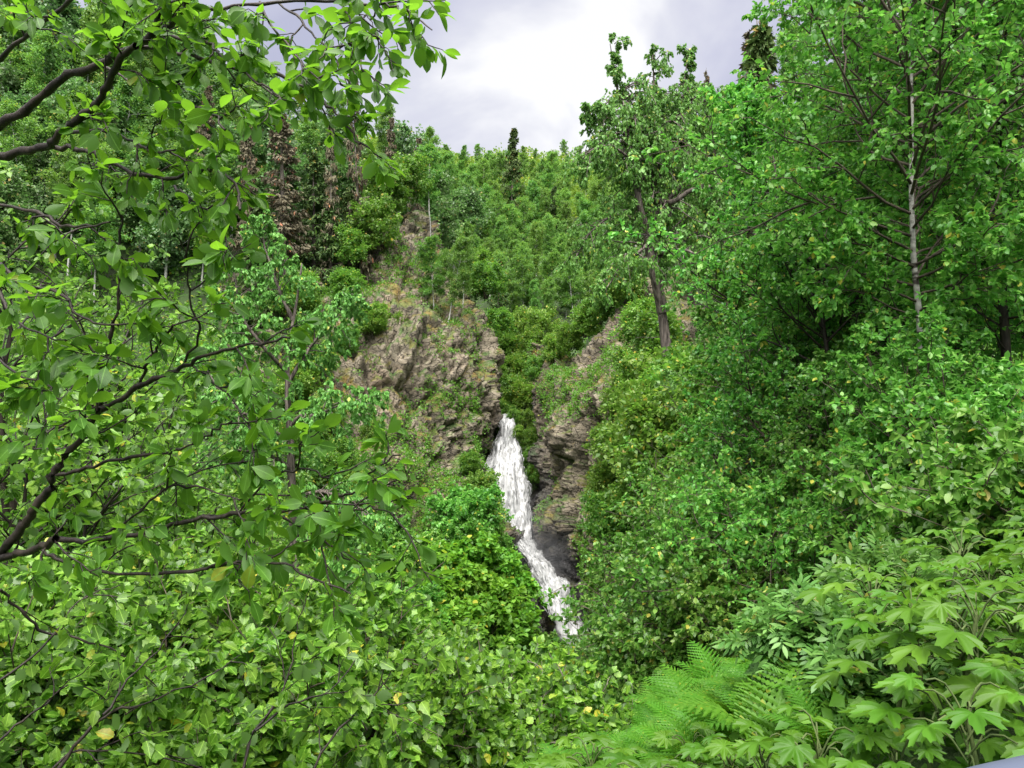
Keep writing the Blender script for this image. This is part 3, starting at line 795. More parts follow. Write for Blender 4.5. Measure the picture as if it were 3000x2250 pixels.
# ---- left slope
for p in scatter_px(85, [(0, 90), (120, 60), (250, 60), (330, 90), (400, 130), (440, 170), (425, 215), (330, 240), (200, 290), (0, 320)], rf, 48, 17):
    k = ('aspen', 'aspen', 'pale')[int(rf.integers(3))]
    far(k, int(rf.integers(4)), p - [0, 0, .3], rf.uniform(.75, 1.2), ('grey-green poplar' if k == 'pale' else 'fresh green aspen') + ' on the steep wooded slope above the left cliff', 'trees on the slope above the left cliff')
for px, py, d, w, lb in ((282, 108, 64, 1.25, 'broad brown dead spruce on the left slope above the cliff'), (155, 48, 72, .9, 'brown dead spruce high on the left slope behind the overhanging branches'),
                     (196, 84, 66, .9, 'slim rusty dead spruce between the birches of the left slope'), (365, 68, 68, .45, 'thin bare dead spruce spire against the clouds at the left ridge'),
                     (240, 120, 62, .8, 'brown dead spruce just left of the broad dead spruce'), (385, 118, 84, .7, 'short brown spruce below the left skyline poplars'), (411, 140, 92, .8, 'dark brown-green spruce on the shoulder above the cliff spire'),
                     (330, 122, 66, .5, 'dull brown dead spruce right of the broad dead spruce')):
    g, h = top_at(px, py, d); t = far('dead', int(rf.integers(2)), g, 1, lb, None)
    t.scale = (w * h / 11, w * h / 11, h / 11)
for px, py, d in ((256, 190, 60), (312, 150, 67), (335, 170, 66), (345, 165, 68)):
    g, h = top_at(px, py, d); far('spruce', int(rf.integers(2)), g, np.clip(h / 10, .4, 1.3), 'dark living spruce among the birches above the left cliff', 'dark spruces above the left cliff')
# ---- right slope
for p in scatter_px(60, [(640, 200), (690, 120), (760, 70), (900, 50), (1020, 50), (1020, 330), (760, 330), (690, 260)], rf, 40, 19):
    k = ('aspen', 'pale', 'aspen')[int(rf.integers(3))]
    far(k, int(rf.integers(4)), p - [0, 0, .3], rf.uniform(.75, 1.15), ('grey-green poplar' if k == 'pale' else 'fresh green aspen') + ' on the right slope behind the old cottonwood', 'trees on the right slope')
for kd, px, py, d, w, lb in (('dead', 768, 6, 62, 1.1, 'tall brown dead-topped spruce on the right skyline'), ('spruce', 754, 28, 60, .8, 'dark green spruce beside the dead-topped spruce'),
                         ('dead', 714, 66, 72, .5, 'thin dead spruce tip behind the cottonwood plumes'), ('spruce', 735, 150, 55, .9, 'dark shaded spruce below the dead-topped spruce')):
    g, h = top_at(px, py, d); t = far(kd, int(rf.integers(2)), g, 1, lb, None); k_ = h / (11 if kd == 'dead' else 10); t.scale = (w * k_, w * k_, k_)
for px, py, d in ((735, 65, 66), (722, 72, 68), (745, 78, 63)):
    g, h = top_at(px, py, d); far('aspen', int(rf.integers(4)), g, np.clip(h / 9.5, .6, 1.4), 'pale aspen on the right skyline between cottonwood and spruce', 'skyline aspens on the right')

# ---- bushes on rock, in the gully and on the mossy knob
def bush_at(px, py, d, h, kind, label, group=None, on=None):
    p = W(px, py, d)
    g = float(th(p[0], p[1]))
    z = p[2] if on else min(p[2], g + .2)
    return far(kind, int(rf.integers(4)), (p[0], p[1], z - .25), h, label, group)
for x, y, d, h in ((500, 338, 90, .9), (520, 340, 92, 1), (545, 338, 86, .9), (508, 360, 84, .8), (530, 362, 83, .9), (500, 385, 80, .8), (518, 385, 80, .9), (512, 402, 77, .75), (524, 408, 76, .7), (500, 408, 76, .6), (505, 420, 75, .5), (513, 421, 70.3, .34), (496, 421, 70.6, .3), (517, 436, 68.5, .3), (524, 428, 71, .5), (529, 445, 69, .45), (531, 462, 68, .4), (534, 480, 67, .4)):
    bush_at(x, y, d, h, 'bush', 'round green alder bush filling the gully above the waterfall lip', 'bushes in the gully above the falls', True)
for x, y, d, h in ((556, 360, 71, .7), (570, 348, 68, .6), (585, 335, 67, .7), (600, 322, 66, .7), (612, 305, 65, .8), (540, 378, 72, .6), (625, 300, 63, .9)):
    bush_at(x, y, d, h, 'bush', 'low bright green bush along the top edge of the right cliff', 'bushes on the rim of the right cliff', True)
for x, y, d, h, k, lb in ((376, 246, 68, 1.15, 'bush', 'big grey-green bush on the cliff top beneath the rock spire'), (350, 262, 66, .8, 'bush', 'small bush on the broken ledge of the cliff top'),
                      (448, 322, 66, .75, 'aspen', 'leaning light green birch on the edge of the left cliff'), (435, 316, 66, .7, 'aspen', 'bushy light green birch left of the leaning birch'), (462, 322, 70, .8, 'aspen', 'weeping green birch behind the right shoulder of the left cliff'),
                      (402, 200, 74, 1.1, 'bush', 'dense bush left of the rock spire'), (430, 250, 78, 1.0, 'aspen', 'young birch behind the rock spire'), (388, 210, 72, 1.2, 'bush', 'bright bush above the big grey-green bush'),
                      (398, 335, 62, .5, 'bush', 'small green tuft bush in a crack of the left cliff'), (372, 330, 60, .6, 'bush', 'bush clinging to the sunlit ledge of the left cliff'), (345, 300, 61, .7, 'bush', 'bush hanging on the left cliff below the ledge'),
                      (470, 470, 58, .4, 'bush', 'tuft of green on the cliff foot beside the falls'), (480, 502, 56, .6, 'bush', 'small bush overhanging the left edge of the falls')):
    bush_at(x, y, d, h, k, lb, None, True)
for x, y, d, h in ((606, 455, 52, .6), (622, 420, 52, .8), (640, 400, 51, .9), (606, 500, 51, .7), (625, 480, 49, .9), (650, 450, 48, 1), (612, 540, 48, .9), (645, 520, 46, 1), (660, 360, 53, .9), (640, 340, 56, .8), (670, 420, 46, 1.1), (690, 470, 43, 1.1)):
    bush_at(x, y, d, h, 'bush', 'leafy bush climbing the green side of the right cliff', 'bushes on the right cliff', True)
for x, y, d, h in ((650, 455, 33, .95), (672, 450, 33.5, .9), (694, 436, 33, 1.0), (664, 465, 31, .9)):
    bush_at(x, y, d, h, 'bush', 'leafy bush around the foot of the old cottonwood', 'bushes at the foot of the cottonwood', True)
for x, y, d, h in ((300, 350, 57, .7), (322, 372, 56, .6), (296, 400, 54, .8), (330, 425, 53, .6), (306, 455, 51, .8), (340, 470, 51, .6), (318, 500, 49, .8), (360, 505, 49.5, .6), (346, 350, 58, .5), (372, 440, 54, .45), (300, 310, 60, .8), (486, 296, 78, 1.0), (478, 285, 82, 1.0)):
    bush_at(x, y, d, h, 'bush', 'pale leafy bush clinging to the left cliff face or its rim', 'bushes clinging to the left cliff', True)
knob = make_tree(171, 2.6, .05, 1.5, .1, 11, 4, 4, 4, .34, MID, M['thimble'], M['barkshrub'], 'dome', stems=5, fan=.6, twigwood=False, up=.3, down=.15, normal_up=1.6, sides=5)
knobd = make_tree(172, 3.2, .05, 1.7, .1, 12, 4, 4, 4, .27, MID, M['shrub'], M['barkshrub'], 'dome', stems=5, fan=.5, twigwood=False, up=.3, down=.2, normal_up=1.2, sides=5)
for x, y, d, h in ((450, 585, 47.5, 1), (475, 575, 48.5, 1), (500, 585, 50, .9), (516, 590, 52, .6), (440, 615, 45.5, 1), (465, 610, 46, 1), (490, 615, 47, 1), (515, 610, 49, .9), (450, 645, 44, 1), (478, 650, 44, 1.1), (505, 650, 46, 1), (425, 650, 43, 1), (526, 645, 49, .6)):
    p = W(x, y, d); put_tree('thimbleberry_bush', 'bright yellow-green broad-leaved bush on the knob left of the falls', 'bush', p - [0, 0, .9], knob, 'bright bushes on the knob beside the falls', rf.random() * 6, h * 1.1)
for x, y, d, h in ((455, 535, 51, 1), (475, 525, 52.5, 1), (488, 530, 54, .7), (502, 548, 55, .5), (465, 555, 50, .9), (516, 578, 56, .5), (400, 590, 46, 1.1), (405, 640, 43, 1.1), (535, 668, 47, .8), (552, 680, 46, .7), (390, 545, 49, .8), (425, 555, 49, .7)):
    p = W(x, y, d); put_tree('salmonberry_bush', 'darker green small-leaved bush crowning the knob left of the falls', 'bush', p - [0, 0, .9], knobd, 'darker bushes on the knob beside the falls', rf.random() * 6, h)

# ---- herbs on the cliffs, undergrowth on every slope, canopy of the top of the ridge
def herb_cover():
    r = np.random.default_rng(8)
    PP, SS = [], []
    for nm, cut, n in (('cliff', .40, 34000), ('cliff_right', .62, 24000)):
        G, N = CLIFFS[nm]
        iu = r.integers(0, G.shape[0], n); iv = r.integers(0, G.shape[1], n)
        p = G[iu, iv]; g = grid_normals(G)[iu, iv]; up = np.abs(g[:, 2])
        k = fbm(p * .22, 4, 41) + up * .7 + (p[:, 2] < 0) * .15 + r.normal(0, .12, n)
        w = wetness(p) < .35
        sel = (k > cut) & w
        PP.append(p[sel] + N[iu, iv][sel] * .08); SS.append(r.uniform(.22, .55, sel.sum()))
    P = np.concatenate(PP); S = np.concatenate(SS)
    A = r.normal(0, .8, P.shape); A[:, 2] += .3; A[:, 1] -= .5
    N = r.normal(0, .5, P.shape); N[:, 2] += .9; N[:, 1] -= .4
    tag(link('cliff_herbs', leaves('cliff_herbs', CL1, P, A, unit(N), S, M['herb'], False)), 'stuff', 'green herbs and small ferns growing on the rock faces of the gorge', 'herbs')
herb_cover()
def undergrowth():
    r = np.random.default_rng(9)
    n = 110000
    d = 14 + 216 * r.random(n) ** 1.5
    x = (r.random(n) - .5) * 1.5 * d
    p = np.stack([x, d, th(x, d)], 1)
    # keep the rock spire and cliffs clear
    S = r.uniform(.5, 1.0, n) * np.interp(d, [14, 60, 80, 95, 230], [.5, .9, .7, .32, .5])
    p[:, 2] += S * r.uniform(0, .8, n)
    A = r.normal(0, .8, p.shape); A[:, 2] += .3
    N = r.normal(0, .5, p.shape); N[:, 2] += .9
    near = d < 150
    tag(link('undergrowth', leaves('undergrowth', CL2, p[near], A[near], unit(N[near]), S[near], M['farbush'], False)), 'stuff', 'green undergrowth covering the slopes of the valley', 'undergrowth')
    # far wooded ridge read as one mass
    n = 30000
    d = r.uniform(150, 255, n); x = (r.random(n) - .5) * 1.1 * d
    p = np.stack([x, d, th(x, d)], 1)
    bump = fbm(np.stack([x * .25, d * .25, 0 * x], 1), 3, 51)
    p[:, 2] += (r.random(n) ** .6) * (3.4 + 1.6 * bump)
    A = r.normal(0, .7, p.shape); A[:, 2] += .4
    N = r.normal(0, .6, p.shape); N[:, 2] += .8
    tag(link('ridge_woodland', leaves('ridge_woodland', CL2, p, A, unit(N), r.uniform(.7, 1.5, n), M['canopy'], False)), 'stuff', 'yellow-green young woodland covering the far ridge under the sky', 'woodland')
undergrowth()
print('t back', time.time() - T0)

# ---- the old cottonwood on the right and its twin on the left
def rel(pts, base): return [np.array(W(*q)) - base for q in pts]
def cottonwoods():
    g = ground(672, 36)
    st = [[(672, 470, 36), (669, 375, 36), (662, 310, 36), (657, 270, 36), (654, 190, 36.5), (657, 120, 36), (655, 52, 36)],
          [(663, 312, 36), (652, 262, 35.6), (648, 235, 35.6), (640, 195, 35), (634, 140, 35), (622, 95, 35), (614, 42, 35)],
          [(657, 265, 36), (668, 215, 36.8), (676, 160, 37), (684, 110, 37), (690, 50, 37)],
          [(655, 200, 36.3), (672, 202, 35), (690, 190, 34.5), (712, 186, 34), (730, 192, 33.6), (748, 215, 33)],
          [(645, 180, 35.5), (630, 160, 34), (612, 148, 33.5), (596, 150, 33), (584, 165, 33)],
          [(634, 150, 35), (618, 128, 34.6), (600, 112, 34), (586, 108, 34)],
          [(652, 240, 36), (640, 250, 34), (620, 262, 33), (604, 285, 32.5)],
          [(658, 255, 36), (680, 250, 34.5), (705, 262, 33.5), (722, 285, 33)]]
    st += [[(656, 215, 36), (682, 185, 35.5), (712, 160, 35), (738, 158, 34.6), (756, 180, 34.2)],
           [(657, 240, 36), (690, 232, 35.2), (722, 240, 34.6), (750, 262, 34)],
           [(650, 230, 36), (622, 214, 35), (596, 226, 34.4), (574, 258, 34)],
           [(656, 130, 36), (690, 110, 36), (716, 98, 36.4), (738, 118, 36.4)]]
    lines = np.array([smooth_line(rel(s, g), 12) for s in st])
    lines[0][0] = (0, 0, -.3); lines[0] = smooth_line(np.vstack([[0, 0, -.3], rel(st[0], g)]), 12)
    rad = [(.43, .03), (.30, .02), (.20, .02), (.17, .03), (.10, .02), (.08, .02), (.10, .02), (.09, .02), (.11, .02), (.10, .02), (.10, .02), (.08, .02)]
    r = np.random.default_rng(5)
    wood = Acc(); S = np.linspace(0, 1, 12)
    for l, (a, b) in zip(lines, rad):
        l = l + np.cumsum(r.normal(0, .035, l.shape), 0) * np.linspace(0, 1, 12)[:, None]
        l = smooth_line(l, 45); s4 = np.linspace(0, 1, 45)
        wood.tube(l[None], ((a + (b - a) * s4 ** .8) * (1 + .10 * fbm(np.stack([s4 * 22, 0 * s4 + a * 90, 0 * s4], 1), 3, 6)))[None], 11)
    # furrowed strips of bark on the lower bole
    for k in range(0):
        an = r.random() * 6.28; l = lines[0][:6] + np.array([math.cos(an), math.sin(an), 0]) * (.41 - .20 * S[:6, None] * 2)
        wood.tube(l[None], np.full((1, 6), r.uniform(.02, .05)), 4)
    L0 = np.array([2.4, 1.9, 1.9, 1.7, 1.7, 1.2, 1.9, 1.9, 1.8, 1.8, 1.8, 1.4])
    pr, L1 = kids(lines[1:], 17, L0[1:], .85, .2, .15, 1., 7, -.35, .16, r, taper=.6)
    pl, Ll = kids(lines[:3], 30, np.array([1.3, 1.2, 1.2]), .6, .35, .5, 1., 7, -.05, .14, r, taper=.65)
    lw, Lw = kids(lines[:3], 40, np.array([3.1, 2.4, 2.4]), 1.25, .1, .6, .85, 7, -.6, .16, r, taper=.3)
    pr = np.concatenate([pr, pl, lw]); L1 = np.concatenate([L1, Ll, Lw])
    pr0, L10 = kids(lines[:1], 26, L0[:1], .95, .15, .6, 1., 7, -.4, .16, r, taper=.6)
    pr = np.concatenate([pr, pr0]); L1 = np.concatenate([L1, L10])
    wood.tube(pr, (.018 * L1 + .006)[:, None] * np.linspace(1, .3, 7)[None], 5)
    # bare dead sticks
    dead, LD = kids(lines[:1], 14, np.array([1.6]), 1.2, -.1, .25, .6, 6, -.2, .25, r)
    wood.tube(dead, np.full((len(dead), 1), .025) * np.linspace(1, .3, 6)[None], 4)
    sec, L2 = kids(pr, 6, L1 * .5, .8, 0, .2, 1., 6, -.45, .14, r)
    wood.tube(sec, np.full((len(sec), 1), .009) * np.linspace(1, .5, 6)[None], 3)
    tw, L3 = kids(sec, 5, L2 * .55, .8, -.1, .15, 1., 4, -.5, .14, r)
    P, A, N = leaf_spots(tw, 6, r, .75, .6, normal_up=.4, nrand=.7)
    sz = .15 * r.uniform(.6, 1.25, len(P))
    put_tree('cottonwood_tree', 'old cottonwood with thick furrowed grey trunk and feathery plumes against the clouds', 'tree', g,
             (wood.mesh('trunk', M['barkgrey']), leaves('crown', MID, P, A, N, sz, M['cotton'])))
    # left one: sparse pale crown in front of the cliff
    g = ground(298, 31)
    st = [[(298, 640, 31), (297, 600, 31), (292, 500, 31), (289, 430, 31), (285, 370, 31), (293, 320, 31), (300, 265, 31)],
          [(289, 430, 31), (300, 415, 30.5), (318, 412, 30), (345, 400, 29.6), (375, 398, 29.3)],
          [(285, 370, 31), (262, 345, 30), (240, 310, 30), (230, 260, 30)],
          [(287, 385, 31), (310, 350, 31), (335, 320, 30.5), (352, 290, 30)],
          [(293, 320, 31), (280, 290, 31), (268, 250, 31), (262, 220, 31)],
          [(291, 470, 31), (270, 455, 30), (240, 450, 29.5), (215, 460, 29)],
          [(292, 500, 31), (320, 490, 30), (350, 500, 29.5), (372, 525, 29)],
          [(290, 440, 31), (255, 420, 29.5), (225, 390, 29), (200, 350, 29)],
          [(294, 540, 31), (330, 545, 30), (365, 570, 29)]]
    lines = np.array([smooth_line(rel(s, g), 12) for s in st])
    lines[0] = smooth_line(np.vstack([[0, 0, -.3], rel(st[0], g)]), 12)
    rad = [(.34, .03)] + [(.10, .015)] * 8
    wood = Acc()
    for l, (a, b) in zip(lines, rad):
        l = l + np.cumsum(r.normal(0, .05, l.shape), 0) * np.linspace(0, 1, 12)[:, None]
        wood.tube(l[None], (a + (b - a) * S ** .8)[None], 8)
    pr, L1 = kids(lines, 24, np.array([2.0] + [1.6] * 8), .95, .1, .2, 1., 7, -.35, .18, r, taper=.5)
    wood.tube(pr, (.014 * L1 + .005)[:, None] * np.linspace(1, .3, 7)[None], 4)
    sec, L2 = kids(pr, 5, L1 * .5, .8, 0, .2, 1., 6, -.45, .14, r)
    tw, L3 = kids(sec, 4, L2 * .55, .8, -.1, .15, 1., 4, -.5, .14, r)
    P, A, N = leaf_spots(tw, 12, r, .75, .6, normal_up=.5, nrand=.7)
    sz = .16 * r.uniform(.6, 1.25, len(P))
    put_tree('cottonwood_tree', 'thin pale-leaved cottonwood with dark crooked trunk in front of the left cliff', 'tree', g,
             (wood.mesh('trunk', M['barkgrey']), leaves('crown', MID, P, A, N, sz, M['cotton'])))
cottonwoods()

# ---- shrubs and birches of the right bank: (px, top, d, R, kind, leaf size, label)
def shrub_at(seed, px, top, d, R, leaf, ls, tm, label, name='alder_shrub', cat='shrub', stems=5, fan=.45, n=(13, 6, 5, 9), shape='dome', cb=.12, bark='barkshrub', r0=None, down=.3, uv=False, group=None, lean=(0, 0), wander=.05, a0=1.25, a1=.5, nu=1.0, maxh=None, curl=.12):
    g, h = top_at(px, top, d)
    if stems > 1: fan = min(fan, .55 * R / h)
    h = max(.4, h - (.42 if shape == 'dome' else .15) * R)
    m = make_tree(seed, h, r0 or (.007 * h + .012), R, cb, n[0], n[1], n[2], n[3], ls, tm, M[leaf], M[bark], shape, stems=stems, fan=fan, up=.15, down=down, uv=uv, lean=lean, wander=wander, a0=a0, a1=a1, normal_up=nu, curl1=curl)
    return put_tree(name, label, cat, g - [0, 0, .05], m, group)
RIGHT = [
    (920, 296, 7.0, .95, 'shrub', .062, 'feathery shrub hiding the foot of the white birch trunk'),
    (830, 330, 9.5, 1.2, 'birch', .066, 'light feathery shrub under the crown of the forked birch'),
    (800, 300, 10.5, 1.6, 'birch', .07, 'leafy shrub filling the dark gap left of the white birch'),
    (765, 345, 15, 1.4, 'shrub', .09, 'light green shrub beside the young yellow-green tree'),
    (682, 392, 17, 1.1, 'shrub', .085, 'cool green shrub right of the waterfall, half way up the bank'),
    (722, 395, 14, 1.7, 'shrub', .085, 'dense green shrub below the foot of the old cottonwood'),
    (622, 535, 13, 1.0, 'shrub', .085, 'dark green shrub leaning over the lower waterfall'),
    (676, 560, 11.5, 1.1, 'grey', .08, 'grey-green shrub just right of the waterfall foot'),
    (770, 375, 12, 2.0, 'birch', .075, 'broad deep green shrub in the middle of the right bank'),
    (700, 480, 9.5, 1.5, 'shrub', .072, 'fine-leaved green shrub in the centre of the right bank with bare brown stems'),
    (790, 470, 8.5, 1.4, 'birch', .068, 'deep green shrub above the ferns'),
    (660, 610, 9, .9, 'birch', .075, 'dark shrub at the lower left corner of the right bank'),
    (745, 545, 8.3, .9, 'shrub', .065, 'bright rounded shrub hanging over the fern bank'),
    (850, 425, 9, 1.4, 'shrub', .065, 'green shrub left of the white birch trunk foot'),
    (850, 300, 12, 1.8, 'birch', .075, 'tall dark shrub behind the birches'),
    (985, 360, 6.5, 1.1, 'shrub', .07, 'pale glossy shrub in front of the birches on the right'),
    (1040, 430, 5, .9, 'shrub', .075, 'big-leaved shrub at the right above the lobed leaves'),
    (930, 470, 7, 1.0, 'birch', .065, 'dark low shrub around the foot of the white birch')]
for i, (px, top, d, R, lf, ls, lb) in enumerate(RIGHT):
    shrub_at(300 + i, px, top, d, R, lf, ls * .88, MID, lb, n=(17, 6, 5, 10))
shrub_at(330, 722, 285, 19, 1.5, 'elder', .13, MID, 'young yellow-green tree beside the old cottonwood trunk', 'aspen_tree', 'tree', stems=1, fan=0, n=(40, 5, 4, 8), shape='oval', cb=.1, bark='barktwig')
shrub_at(331, 772, 185, 15, 1.6, 'birch', .10, MID, 'dark round birch at the left edge of the birch stand', 'birch_tree', 'tree', stems=2, fan=.2, n=(34, 6, 5, 9), shape='oval', cb=.35)
shrub_at(332, 815, -40, 13, 2.2, 'birch', .085, MID, 'tall birch with dark forked stems on the right bank', 'birch_tree', 'tree', stems=2, fan=.15, n=(50, 8, 6, 11), bark='barkdark', shape='oval', cb=.3)
def white_birch():
    g = ground(938, 7.6)
    st = [[(938, 590, 7.6), (934, 520, 7.6), (926, 430, 7.6), (920, 325, 7.6), (913, 250, 7.6), (911, 165, 7.6), (912, 60, 7.6), (905, -60, 7.6), (900, -230, 7.6)],
          [(937, 560, 7.6), (934, 460, 7.9), (928, 330, 8), (920, 200, 8), (921, 100, 8), (935, -20, 8), (950, -160, 8)]]
    tr = [np.vstack([[[0, 0, -.1]], rel(s, g)]) for s in st]
    tr = [smooth_line(t, 12) for t in tr]
    m = make_tree(341, 9, .05, 2.2, .44, 60, 8, 8, 14, .064, MID, M['birch'], M['barkwhite'], 'oval', trunk=np.array(tr[:1]), down=.35, a0=1.4, limb=M['barkshrub'])
    put_tree('birch_tree', 'white-barked birch with a slim pale trunk and a tall dense crown', 'tree', g, m)
white_birch()
shrub_at(342, 1035, -160, 9.6, 2.1, 'birch', .066, MID, 'tall dense birch crown filling the upper right beside the white birch', 'birch_tree', 'tree', stems=2, fan=.15, n=(54, 8, 7, 12), bark='barkdark', shape='oval', cb=.3)
shrub_at(343, 860, 60, 11, 2.0, 'birch', .075, MID, 'leafy birch between the forked birch and the white birch', 'birch_tree', 'tree', stems=2, fan=.2, n=(46, 8, 6, 10), bark='barkdark', shape='oval', cb=.3)
shrub_at(345, 975, -220, 11.5, 2.4, 'birch', .08, MID, 'big dense birch rising behind the white-barked birch', 'birch_tree', 'tree', stems=2, fan=.2, n=(52, 8, 7, 12), bark='barkdark', shape='oval', cb=.3)
shrub_at(344, 790, 270, 14, 1.7, 'farbush', .10, MID, 'light green birch sapling below the dark round birch', 'birch_tree', 'tree', stems=3, fan=.3, n=(24, 6, 5, 8), shape='oval', cb=.2)
# ---- centre bottom and left thickets
MIDS = [
    (455, 655, 13, 1.4, 'grey', .10, MID, 'grey-green willow shrub below the bright knob'),
    (515, 662, 12, 1.1, 'grey', .10, MID, 'dull willow shrub below the waterfall foot'),
    (595, 675, 10, .95, 'shrub', .085, MID, 'dark green shrub at the bottom centre above the ferns'),
    (405, 640, 11, 1.1, 'shrub', .09, MID, 'leafy shrub between the left thicket and the willow'),
    (470, 705, 5.2, .75, 'alder', .054, ALDERS, 'alder shrub with pale bare stems at the bottom centre'),
    (545, 705, 5.6, .75, 'alder', .06, ALDERS, 'alder shrub with upturned pale leaves right of the bottom centre'),
    (385, 640, 4.8, .75, 'alder', .054, ALDERS, 'toothed-leaved alder shrub at the right of the left thicket'),
    (310, 590, 4.6, .9, 'alder', .054, ALDERS, 'alder shrub in front of the crooked cottonwood trunk'),
    (210, 560, 4.4, .9, 'alder', .054, ALDERS, 'bright alder shrub under the long bare branch'),
    (100, 545, 4.2, .9, 'alder', .054, ALDERS, 'alder shrub under the dark forked branch on the left'),
    (10, 560, 4.2, .9, 'alder', .056, WIDES, 'shaded alder shrub at the left edge of the thicket'),
    (270, 680, 3.9, .7, 'alder', .06, ALDERS, 'near alder shrub at the bottom left with yellowing leaves'),
    (110, 670, 3.7, .7, 'alder', .058, WIDES, 'nearest alder shrub in the lower left corner')]
for i, (px, top, d, R, lf, ls, tm, lb) in enumerate(MIDS):
    shrub_at(400 + i, px, top, d, R, lf, ls, tm, lb, bark='barktwig' if 440 < px < 560 else 'barkshrub', n=(15, 6, 5, 8) if d < 8 else (13, 6, 5, 8), uv=d < 8)
LEFT = [
    (40, 120, 7.5, 1.5, 'alder', .075, WIDES, 'leafy tree behind the overhanging branches at the upper left'),
    (120, 290, 8.5, .8, 'alder', .075, WIDES, 'slim leafy tree behind the forked branch on the left'),
    (20, 330, 5.5, 1.1, 'alder', .075, WIDES, 'bright leafy tree at the left edge behind the branches'),
    (205, 430, 9.5, 1.2, 'alder', .075, WIDES, 'leafy sapling left of the crooked cottonwood'),
    (110, 430, 6.5, .9, 'alder', .075, WIDES, 'leafy sapling in the middle of the left thicket')]
for i, (px, top, d, R, lf, ls, tm, lb) in enumerate(LEFT):
    shrub_at(430 + i, px, top, d, R, lf, ls, tm, lb, 'alder_tree', 'tree', stems=3, fan=.2, n=(15, 5, 4, 6), shape='oval', cb=.2, uv=True, bark='barkdark')
print('t right', time.time() - T0)

# ---- branches overhanging from the left, close to the camera
def overhang(name, label, main, base, seed, dsc, ls, dens, tm=OVALS, leaf='over', cat='tree', trunk=True, tl=.30):
    r = np.random.default_rng(seed)
    wood = Acc(); twl = []
    for pts, r0, r1, lv in main:
        n = len(pts)
        d = np.linspace(dsc[0], dsc[1], n) if len(pts[0]) == 2 else None
        P3 = np.array([W(p[0], p[1], p[2] if len(p) > 2 else d[k]) for k, p in enumerate(pts)])
        K = (n - 1) * 4 + 1
        l = smooth_line(P3, K)
        l[1:-1] += r.normal(0, .0035, (K - 2, 3))
        wood.tube(l[None], np.linspace(r0, r1, K)[None] * (1 + .12 * r.normal(0, 1, (1, K))), 7)
        length = np.linalg.norm(np.diff(l, axis=0), axis=1).sum()
        l9 = smooth_line(l, 24)[None]
        nk = max(3, int(length * 11 * dens))
        a, La = kids(l9, nk, np.array([tl]), .75, .02, lv, 1., 7, -.12, .16, r, taper=.35)
        wood.tube(a, np.full((len(a), 1), .0030) * np.linspace(1, .45, 7)[None], 5)
        b, Lb = kids(a, 3, La * .5, .7, 0, .2, .9, 5, -.1, .14, r)
        wood.tube(b, np.full((len(b), 1), .0017) * np.linspace(1, .5, 5)[None], 4)
        twl.append((a, 5)); twl.append((b, 5))
    PP, AA, NN = [], [], []
    for t, n in twl:
        P, A, N = leaf_spots(t, n, r, .25, .75, .25, normal_up=.75, nrand=.55); PP.append(P); AA.append(A); NN.append(N)
    # trunk standing left of the view
    bx = np.array(base, float); bz = float(th(bx[0], bx[1]))
    tr = smooth_line([(bx[0], bx[1], bz - .1), (bx[0] + .1, bx[1], bz + 1.2), (bx[0] - .05, bx[1] + .1, bz + 2.6), (bx[0] + .1, bx[1] + .15, bz + 4.2)], 16)
    if not trunk: tr = tr[:7]
    wood.tube(tr[None], np.linspace(.085, .03, len(tr))[None] * (1 if trunk else .4), 10)
    for pts, r0, r1, lv in main:
        p0 = W(pts[0][0], pts[0][1], pts[0][2] if len(pts[0]) > 2 else dsc[0])
        if pts[0][0] <= 5:
            k = np.argmin(np.abs(tr[:, 2] - (p0[2] - .35))); l = smooth_line([tr[k], (tr[k] + p0) / 2 + [0, 0, .06], p0], 9)
            wood.tube(l[None], np.linspace(r0 * 1.5, r0, 9)[None], 7)
    P = np.concatenate(PP); A = np.concatenate(AA); N = np.concatenate(NN)
    P = P + A * .006
    t = thing(name, label, cat)
    link('branches', wood.mesh('branches', M['barkdark']), t)
    link('foliage', leaves('foliage', tm, P, A, N, ls * r.uniform(.5, 1.25, len(P)), M[leaf], True, True), t)
UP = [
    ([(0, 127), (22, 112), (47, 92), (68, 75), (95, 68), (117, 53), (136, 46), (153, 31), (158, 17), (170, -6), (180, -40)], .013, .008, .45),
    ([(136, 46), (148, 40), (160, 34), (180, 12), (188, -4), (200, -30)], .010, .007, .3),
    ([(0, 156), (31, 149), (51, 146), (59, 134), (85, 114), (100, 100), (109, 81), (119, 59), (136, 46)], .012, .008, .35),
    ([(51, 146), (85, 149), (98, 156), (115, 166), (153, 177), (170, 179), (200, 171), (219, 169), (236, 187), (240, 210)], .008, .003, .1),
    ([(170, 179), (187, 197), (212, 214), (226, 227)], .0045, .0025, .1),
    ([(136, 47), (166, 49), (200, 59), (229, 68), (260, 71), (288, 80), (314, 95), (331, 110), (348, 129), (360, 144)], .007, .0025, .1),
    ([(153, 31), (175, 36), (204, 41), (219, 53), (244, 75), (271, 90), (285, 104)], .006, .0025, .1),
    ([(180, 12), (221, 8), (278, 2), (339, 0), (363, 6), (392, 5), (412, 15), (432, 30)], .006, .002, .08),
    ([(278, 2), (300, 20), (325, 45), (345, 75), (352, 100)], .004, .002, .05),
    ([(339, 0), (352, 20), (358, 45), (362, 70)], .003, .002, .05),
    ([(260, 2), (275, 30), (300, 60), (325, 85)], .004, .002, .05),
    ([(363, 6), (371, 22), (380, 40)], .002, .0012, .2),
    ([(103, 66), (136, 83), (160, 95), (183, 104), (204, 109), (225, 130)], .005, .0025, .1),
    ([(0, 60), (30, 30), (60, 10), (90, -20)], .008, .004, .1),
    ([(0, 205), (40, 212), (60, 225), (85, 226), (110, 222)], .006, .0025, .1),
    ([(59, 134), (90, 130), (130, 140), (150, 150), (175, 150)], .005, .0025, .1)]
